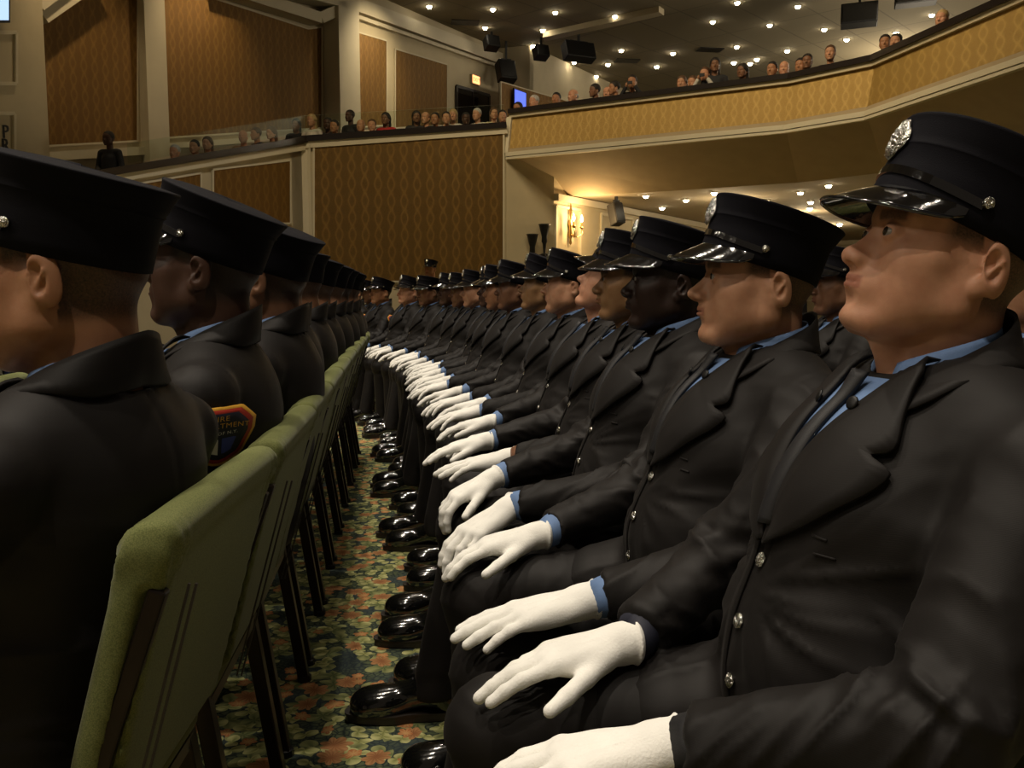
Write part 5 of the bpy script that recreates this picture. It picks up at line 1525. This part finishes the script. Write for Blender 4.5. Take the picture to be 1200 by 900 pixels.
    rows = [ # px, py(head centre), behind, kind, skin, hair, clothes, words
        (205, 178, .5, 'short', 'pale1', 'grey', 'grey', 'grey-haired spectator, lowest on the gallery slope'), (228, 172, .5, 'short', 'pale2', 'dark', 'black', 'dark-haired spectator, second up the gallery slope'),
        (243, 168, .6, 'long', 'pale1', 'brown', 'grey', 'brown-haired woman, third up the gallery slope'), (285, 160, .5, 'bald', 'pale1', 'grey', 'tan', 'balding spectator in tan, mid slope of the gallery'),
        (300, 157, .7, 'short', 'pale2', 'brown', 'navy', 'spectator in navy with brown hair on the gallery slope'), (318, 156, .5, 'long', 'pale2', 'brown', 'black', 'woman with long brown hair leaning at the gallery rail'),
        (347, 146, .8, 'long', 'brown', 'dark', 'black', 'dark-haired spectator beside the woman in white'), (365, 141, .7, 'long', 'pale1', 'blond', 'white', 'blonde woman in a white top above the pilaster'),
        (384, 145, .7, 'short', 'dark', 'dark', 'black', 'dark-clad spectator right of the blonde woman'), (392, 148, .5, 'short', 'tan', 'dark', 'grey', 'small spectator low at the rail right of the blonde woman'),
        (410, 136, 1.0, 'short', 'dark', 'dark', 'black', 'taller dark spectator standing under the narrow gold panel'), (423, 147, .5, 'bald', 'pale2', 'grey', 'tan', 'balding spectator low at the rail under the narrow gold panel'),
        (436, 147, .5, 'short', 'pale1', 'brown', 'grey', 'brown-haired spectator low between the two gold panels'), (452, 139, .6, 'long', 'brown', 'dark', 'red', 'spectator in red and white between the gold panels'),
        (488, 137, .6, 'long', 'brown', 'dark', 'black', 'woman with black hair, first of the group of four'), (499, 138, .6, 'bald', 'pale2', 'dark', 'black', 'bald man, second of the group of four'),
        (510, 139, .6, 'short', 'tan', 'dark', 'tan', 'spectator in tan, third of the group of four'), (523, 138, .6, 'short', 'pale2', 'dark', 'white', 'spectator in white with dark hair by the dark window'),
        (531, 135, .8, 'long', 'pale1', 'blond', 'white', 'blonde spectator by the dark window'), (546, 139, .6, 'short', 'dark', 'dark', 'black', 'dark figure low in front of the dark window'),
        (559, 134, .7, 'short', 'pale1', 'grey', 'white', 'grey-haired spectator in front of the dark window'), (579, 133, .7, 'long', 'pale2', 'brown', 'cream', 'brown-haired spectator near the gallery corner'),
        (589, 136, .6, 'short', 'pale2', 'dark', 'pink', 'spectator in pink at the end of the gallery rail')]
    for (px, py, bh, kd, sk, hr, cl, lb) in rows:
        bh += .25
        if px < 357: p = hit_plane(px, py, A-V*bh, V)
        else: p = hit_plane(px, py, (0, 16+bh, 0), NY)
        s = .92
        o = spect((p.x, p.y, p.z-.68*s), math.radians(60+(px*37 % 50)-20) if px < 357 else math.radians(40+(px*29 % 60)), kd, sk, hr, cl, lb, g); o.scale = (s, s, s)
    p = hit_plane(127, 158, A-V*1.3, V)
    o = spect((p.x, p.y, p.z-.68), math.radians(70), 'short', 'dark', 'dark', 'black', 'man in a black suit standing alone, hands clasped, against the cream ledge', g)
    # lower body of the standing man
    m = MB(); m.tube([(.03, .09, .05), (.03, .10, -.45), (.03, .10, -.92)], [.10, .075, .06], 12); m.tube([(.03, -.09, .05), (.03, -.10, -.45), (.03, -.10, -.92)], [.10, .075, .06], 12); m.build('trousers', M['cloth_black'], o, True)
    g = 'spectators behind the balcony rail'
    brow = [(626, 119, 'short', 'pale1', 'grey', 'black', 'white-haired spectator above the balcony, right of the blue screen'), (607, 127, 'short', 'tan', 'dark', 'grey', 'dark spectator just below the blue screen'), (652, 116, 'short', 'tan', 'dark', 'navy', 'dark spectator between the white-haired ones on the balcony'),
            (672, 112, 'bald', 'pale1', 'grey', 'navy', 'balding spectator in blue on the balcony'), (697, 106, 'short', 'brown', 'dark', 'grey', 'brown-skinned spectator in grey on the balcony'), (712, 109, 'bald', 'pale1', 'grey', 'cream', 'white-haired spectator low at the balcony rail'),
            (720, 103, 'short', 'tan', 'dark', 'grey', 'spectator left of the first one taking a picture'), (741, 96, 'photo', 'tan', 'dark', 'black', 'spectator with both arms raised taking a picture, left one'),
            (799, 97, 'long', 'pale2', 'brown', 'tan', 'large red-brown haired head over the balcony rail'), (812, 97, 'short', 'pale2', 'brown', 'tan', 'small face right of the red-brown head'), (826, 87, 'photo', 'pale1', 'brown', 'white', 'spectator holding a camera up, right one'),
            (838, 76, 'long', 'brown', 'dark', 'black', 'dark bushy-haired spectator standing behind the camera holder'), (870, 83, 'long', 'brown', 'dark', 'black', 'black-haired woman alone at the balcony rail'),
            (905, 81, 'short', 'tan', 'dark', 'black', 'dark spectator left of the balcony bend'), (919, 80, 'bald', 'pale1', 'grey', 'grey', 'grey spectator at the balcony bend'), (938, 77, 'short', 'tan', 'dark', 'grey', 'dark-haired spectator right of the balcony bend'), (946, 72, 'short', 'brown', 'dark', 'black', 'spectator leaning right of the balcony bend'),
            (973, 62, 'short', 'pale2', 'brown', 'black', 'man in black suit looking down over the balcony'), (1037, 50, 'short', 'tan', 'dark', 'black', 'dark spectator left of the second balcony bend'), (1050, 49, 'short', 'pale2', 'dark', 'grey', 'dim spectator at the second balcony bend'), (1104, 22, 'short', 'pale1', 'blond', 'tan', 'fair-haired spectator high on the right of the balcony')]
    nb = ((top[1]-top[0]).cross(Zv)).normalized()
    if nb.dot(CAM-top[0]) > 0: nb = -nb
    nb2 = ((top[3]-top[2]).cross(Zv)).normalized()
    if nb2.dot(CAM-top[2]) > 0: nb2 = -nb2
    for (px, py, kd, sk, hr, cl, lb) in brow:
        if px < 980: p = hit_plane(px, py, top[0]+nb*.6, nb)
        else: p = hit_plane(px, py, top[2]+nb2*.6, nb2)
        s = .95
        o = spect((p.x, p.y, p.z-.68*s), R(10+(px*31 % 60)), kd, sk, hr, cl, lb, g); o.scale = (s, s, s)
    return dict(A=A, U=U, V=V, bot=bot, top=top, P2=P2, lamp=lamp, onW=onW, onA=onA, s1=s1, LZ=LZ, CZ=CZ, Zv=Zv, nb=nb)

def more_mats():
    m, nt, b = nodes('ceiling_tiles'); setc(b, None, .9, 0, .2)
    v = texco(nt); mp = nt.nodes.new('ShaderNodeMapping'); mp.inputs['Rotation'].default_value = (0, 0, R(-40)); nt.links.new(v, mp.inputs['Vector'])
    br = node(nt, 'ShaderNodeTexBrick'); br.inputs['Scale'].default_value = 1; br.inputs['Brick Width'].default_value = 2.4; br.inputs['Row Height'].default_value = 1.2; br.inputs['Mortar Size'].default_value = .02; br.offset = 0
    br.inputs['Color1'].default_value = (.27, .23, .155, 1); br.inputs['Color2'].default_value = (.29, .25, .17, 1); br.inputs['Mortar'].default_value = (.20, .17, .12, 1)
    nt.links.new(mp.outputs[0], br.inputs['Vector']); nt.links.new(br.outputs['Color'], b.inputs['Base Color']); MATS['ceiling_tiles'] = m
    simple('ceiling_low', (.42, .35, .24), .85, nscale=1.5, namp=.06)
    simple('glass_dark', (.01, .009, .008), .06, spec=.6)
    m, nt, b = nodes('glass_clear'); nt.nodes.remove(b)
    tr = nt.nodes.new('ShaderNodeBsdfTransparent'); tr.inputs[0].default_value = (.93, .97, .94, 1)
    gl = nt.nodes.new('ShaderNodeBsdfGlossy'); gl.inputs['Roughness'].default_value = .3; gl.inputs[0].default_value = (.9, 1, .95, 1)
    fr = nt.nodes.new('ShaderNodeFresnel'); fr.inputs[0].default_value = 1.15; mx = nt.nodes.new('ShaderNodeMixShader')
    nt.links.new(fr.outputs[0], mx.inputs[0]); nt.links.new(tr.outputs[0], mx.inputs[1]); nt.links.new(gl.outputs[0], mx.inputs[2])
    nt.links.new(mx.outputs[0], nt.nodes['Material Output'].inputs['Surface']); MATS['glass_clear'] = m

def lights(rm):
    lamp, V, U, Zv = rm['lamp'], rm['V'], rm['U'], rm['Zv']
    warm = (1, .88, .72)
    # downlights of the high ceiling above the seats (out of the frame)
    for i, (x, y) in enumerate(((-3.4, -.6), (-3.2, 2.6), (-3.0, 5.8), (-3.4, 9.0), (-.9, -1.6), (-.6, 1.4), (-.2, 4.6), (.2, 8.0), (2.8, .2), (3.0, 3.4), (3.2, 6.8), (-1.2, 12.0), (-6, 1.0), (-6, 5))):
        lamp('SPOT', (x, y, 7.7), (400, 65)[x > 2], warm, .09, (x+.25, y+.2, 0), 95, 1.0)
    for y in (-1.5, 2.5, 6.5):      # stage lamps at the front of the hall
        lamp('SPOT', (-9.0, y, 6.4), 210, (1, .86, .68), .15, (.2, y*.8+1.5, 1.0), 60, 1.0)
    # wash lights on walls and the balcony front
    for px in (230, 60): 
        p = rm['onW'](px, 60)
        lamp('SPOT', p+V*1.6+Zv*(7.8-p.z), 170, (1, .74, .42), .1, p, 70, 1.0)
    p = rm['onW'](430, 90); lamp('SPOT', p+V*2.0+Zv*(7.8-p.z), 200, (1, .80, .5), .1, p, 80, 1.0)
    b, t = rm['bot'], rm['top']
    for k, (i, f) in enumerate(((0, .15), (0, .45), (0, .8), (1, .6), (2, .15), (2, .5), (3, .1))):
        c = (b[i].lerp(b[i+1], f)+t[i].lerp(t[i+1], f))/2
        q = c-rm['nb']*3.0+Zv*3.3 if i < 2 else c+Vector((-3, -.6, 3.3))
        lamp('SPOT', q, 130, (1, .80, .50), .6, c, 100, 1.0)
    lamp('SPOT', (-1.0, 12.6, 7.7), 260, (1, .78, .46), .12, (.1, 16, 3.4), 75, 1)
    # light under the balcony
    for s_, v_ in ((2.5, 2.5), (6, 3), (3, 7), (8, 8), (10, 2.5)):
        q = rm['s1']+U*s_+V*v_; lamp('POINT', (q.x, q.y, 2.6), 26, (1, .78, .48), .12)
    # upper level
    for s_, v_ in ((6, 6), (13, 4), (9, 12)):
        q = rm['s1']+U*s_+V*v_; lamp('POINT', (q.x, q.y, 6.6), 230, (1, .84, .6), .3)

def camera():
    c = bpy.data.cameras.new('camera'); o = bpy.data.objects.new('camera', c); col.objects.link(o)
    o.location = CAM; c.sensor_width = 36; c.lens = FPX/1200*36; c.clip_start = .02; c.clip_end = 200
    f = ray(600, 450).normalized(); o.rotation_euler = f.to_track_quat('-Z', 'Y').to_euler()
    bpy.context.scene.camera = o
def main():
    make_mats(); more_mats()
    camera(); rm = room(); people(); lights(rm)
    sc = bpy.context.scene
    w = bpy.data.worlds.new('world'); sc.world = w; w.use_nodes = True
    bg = w.node_tree.nodes['Background']; bg.inputs[0].default_value = (1, .80, .58, 1); bg.inputs[1].default_value = .05
    sc.view_settings.view_transform = 'Standard'; sc.view_settings.look = 'None'; sc.view_settings.gamma = 1
    sc.view_settings.use_curve_mapping = False; sc.view_settings.exposure = 0.55
    sc.cycles.max_bounces = 6; sc.cycles.use_denoising = True
if __name__ == '__main__':
    main()
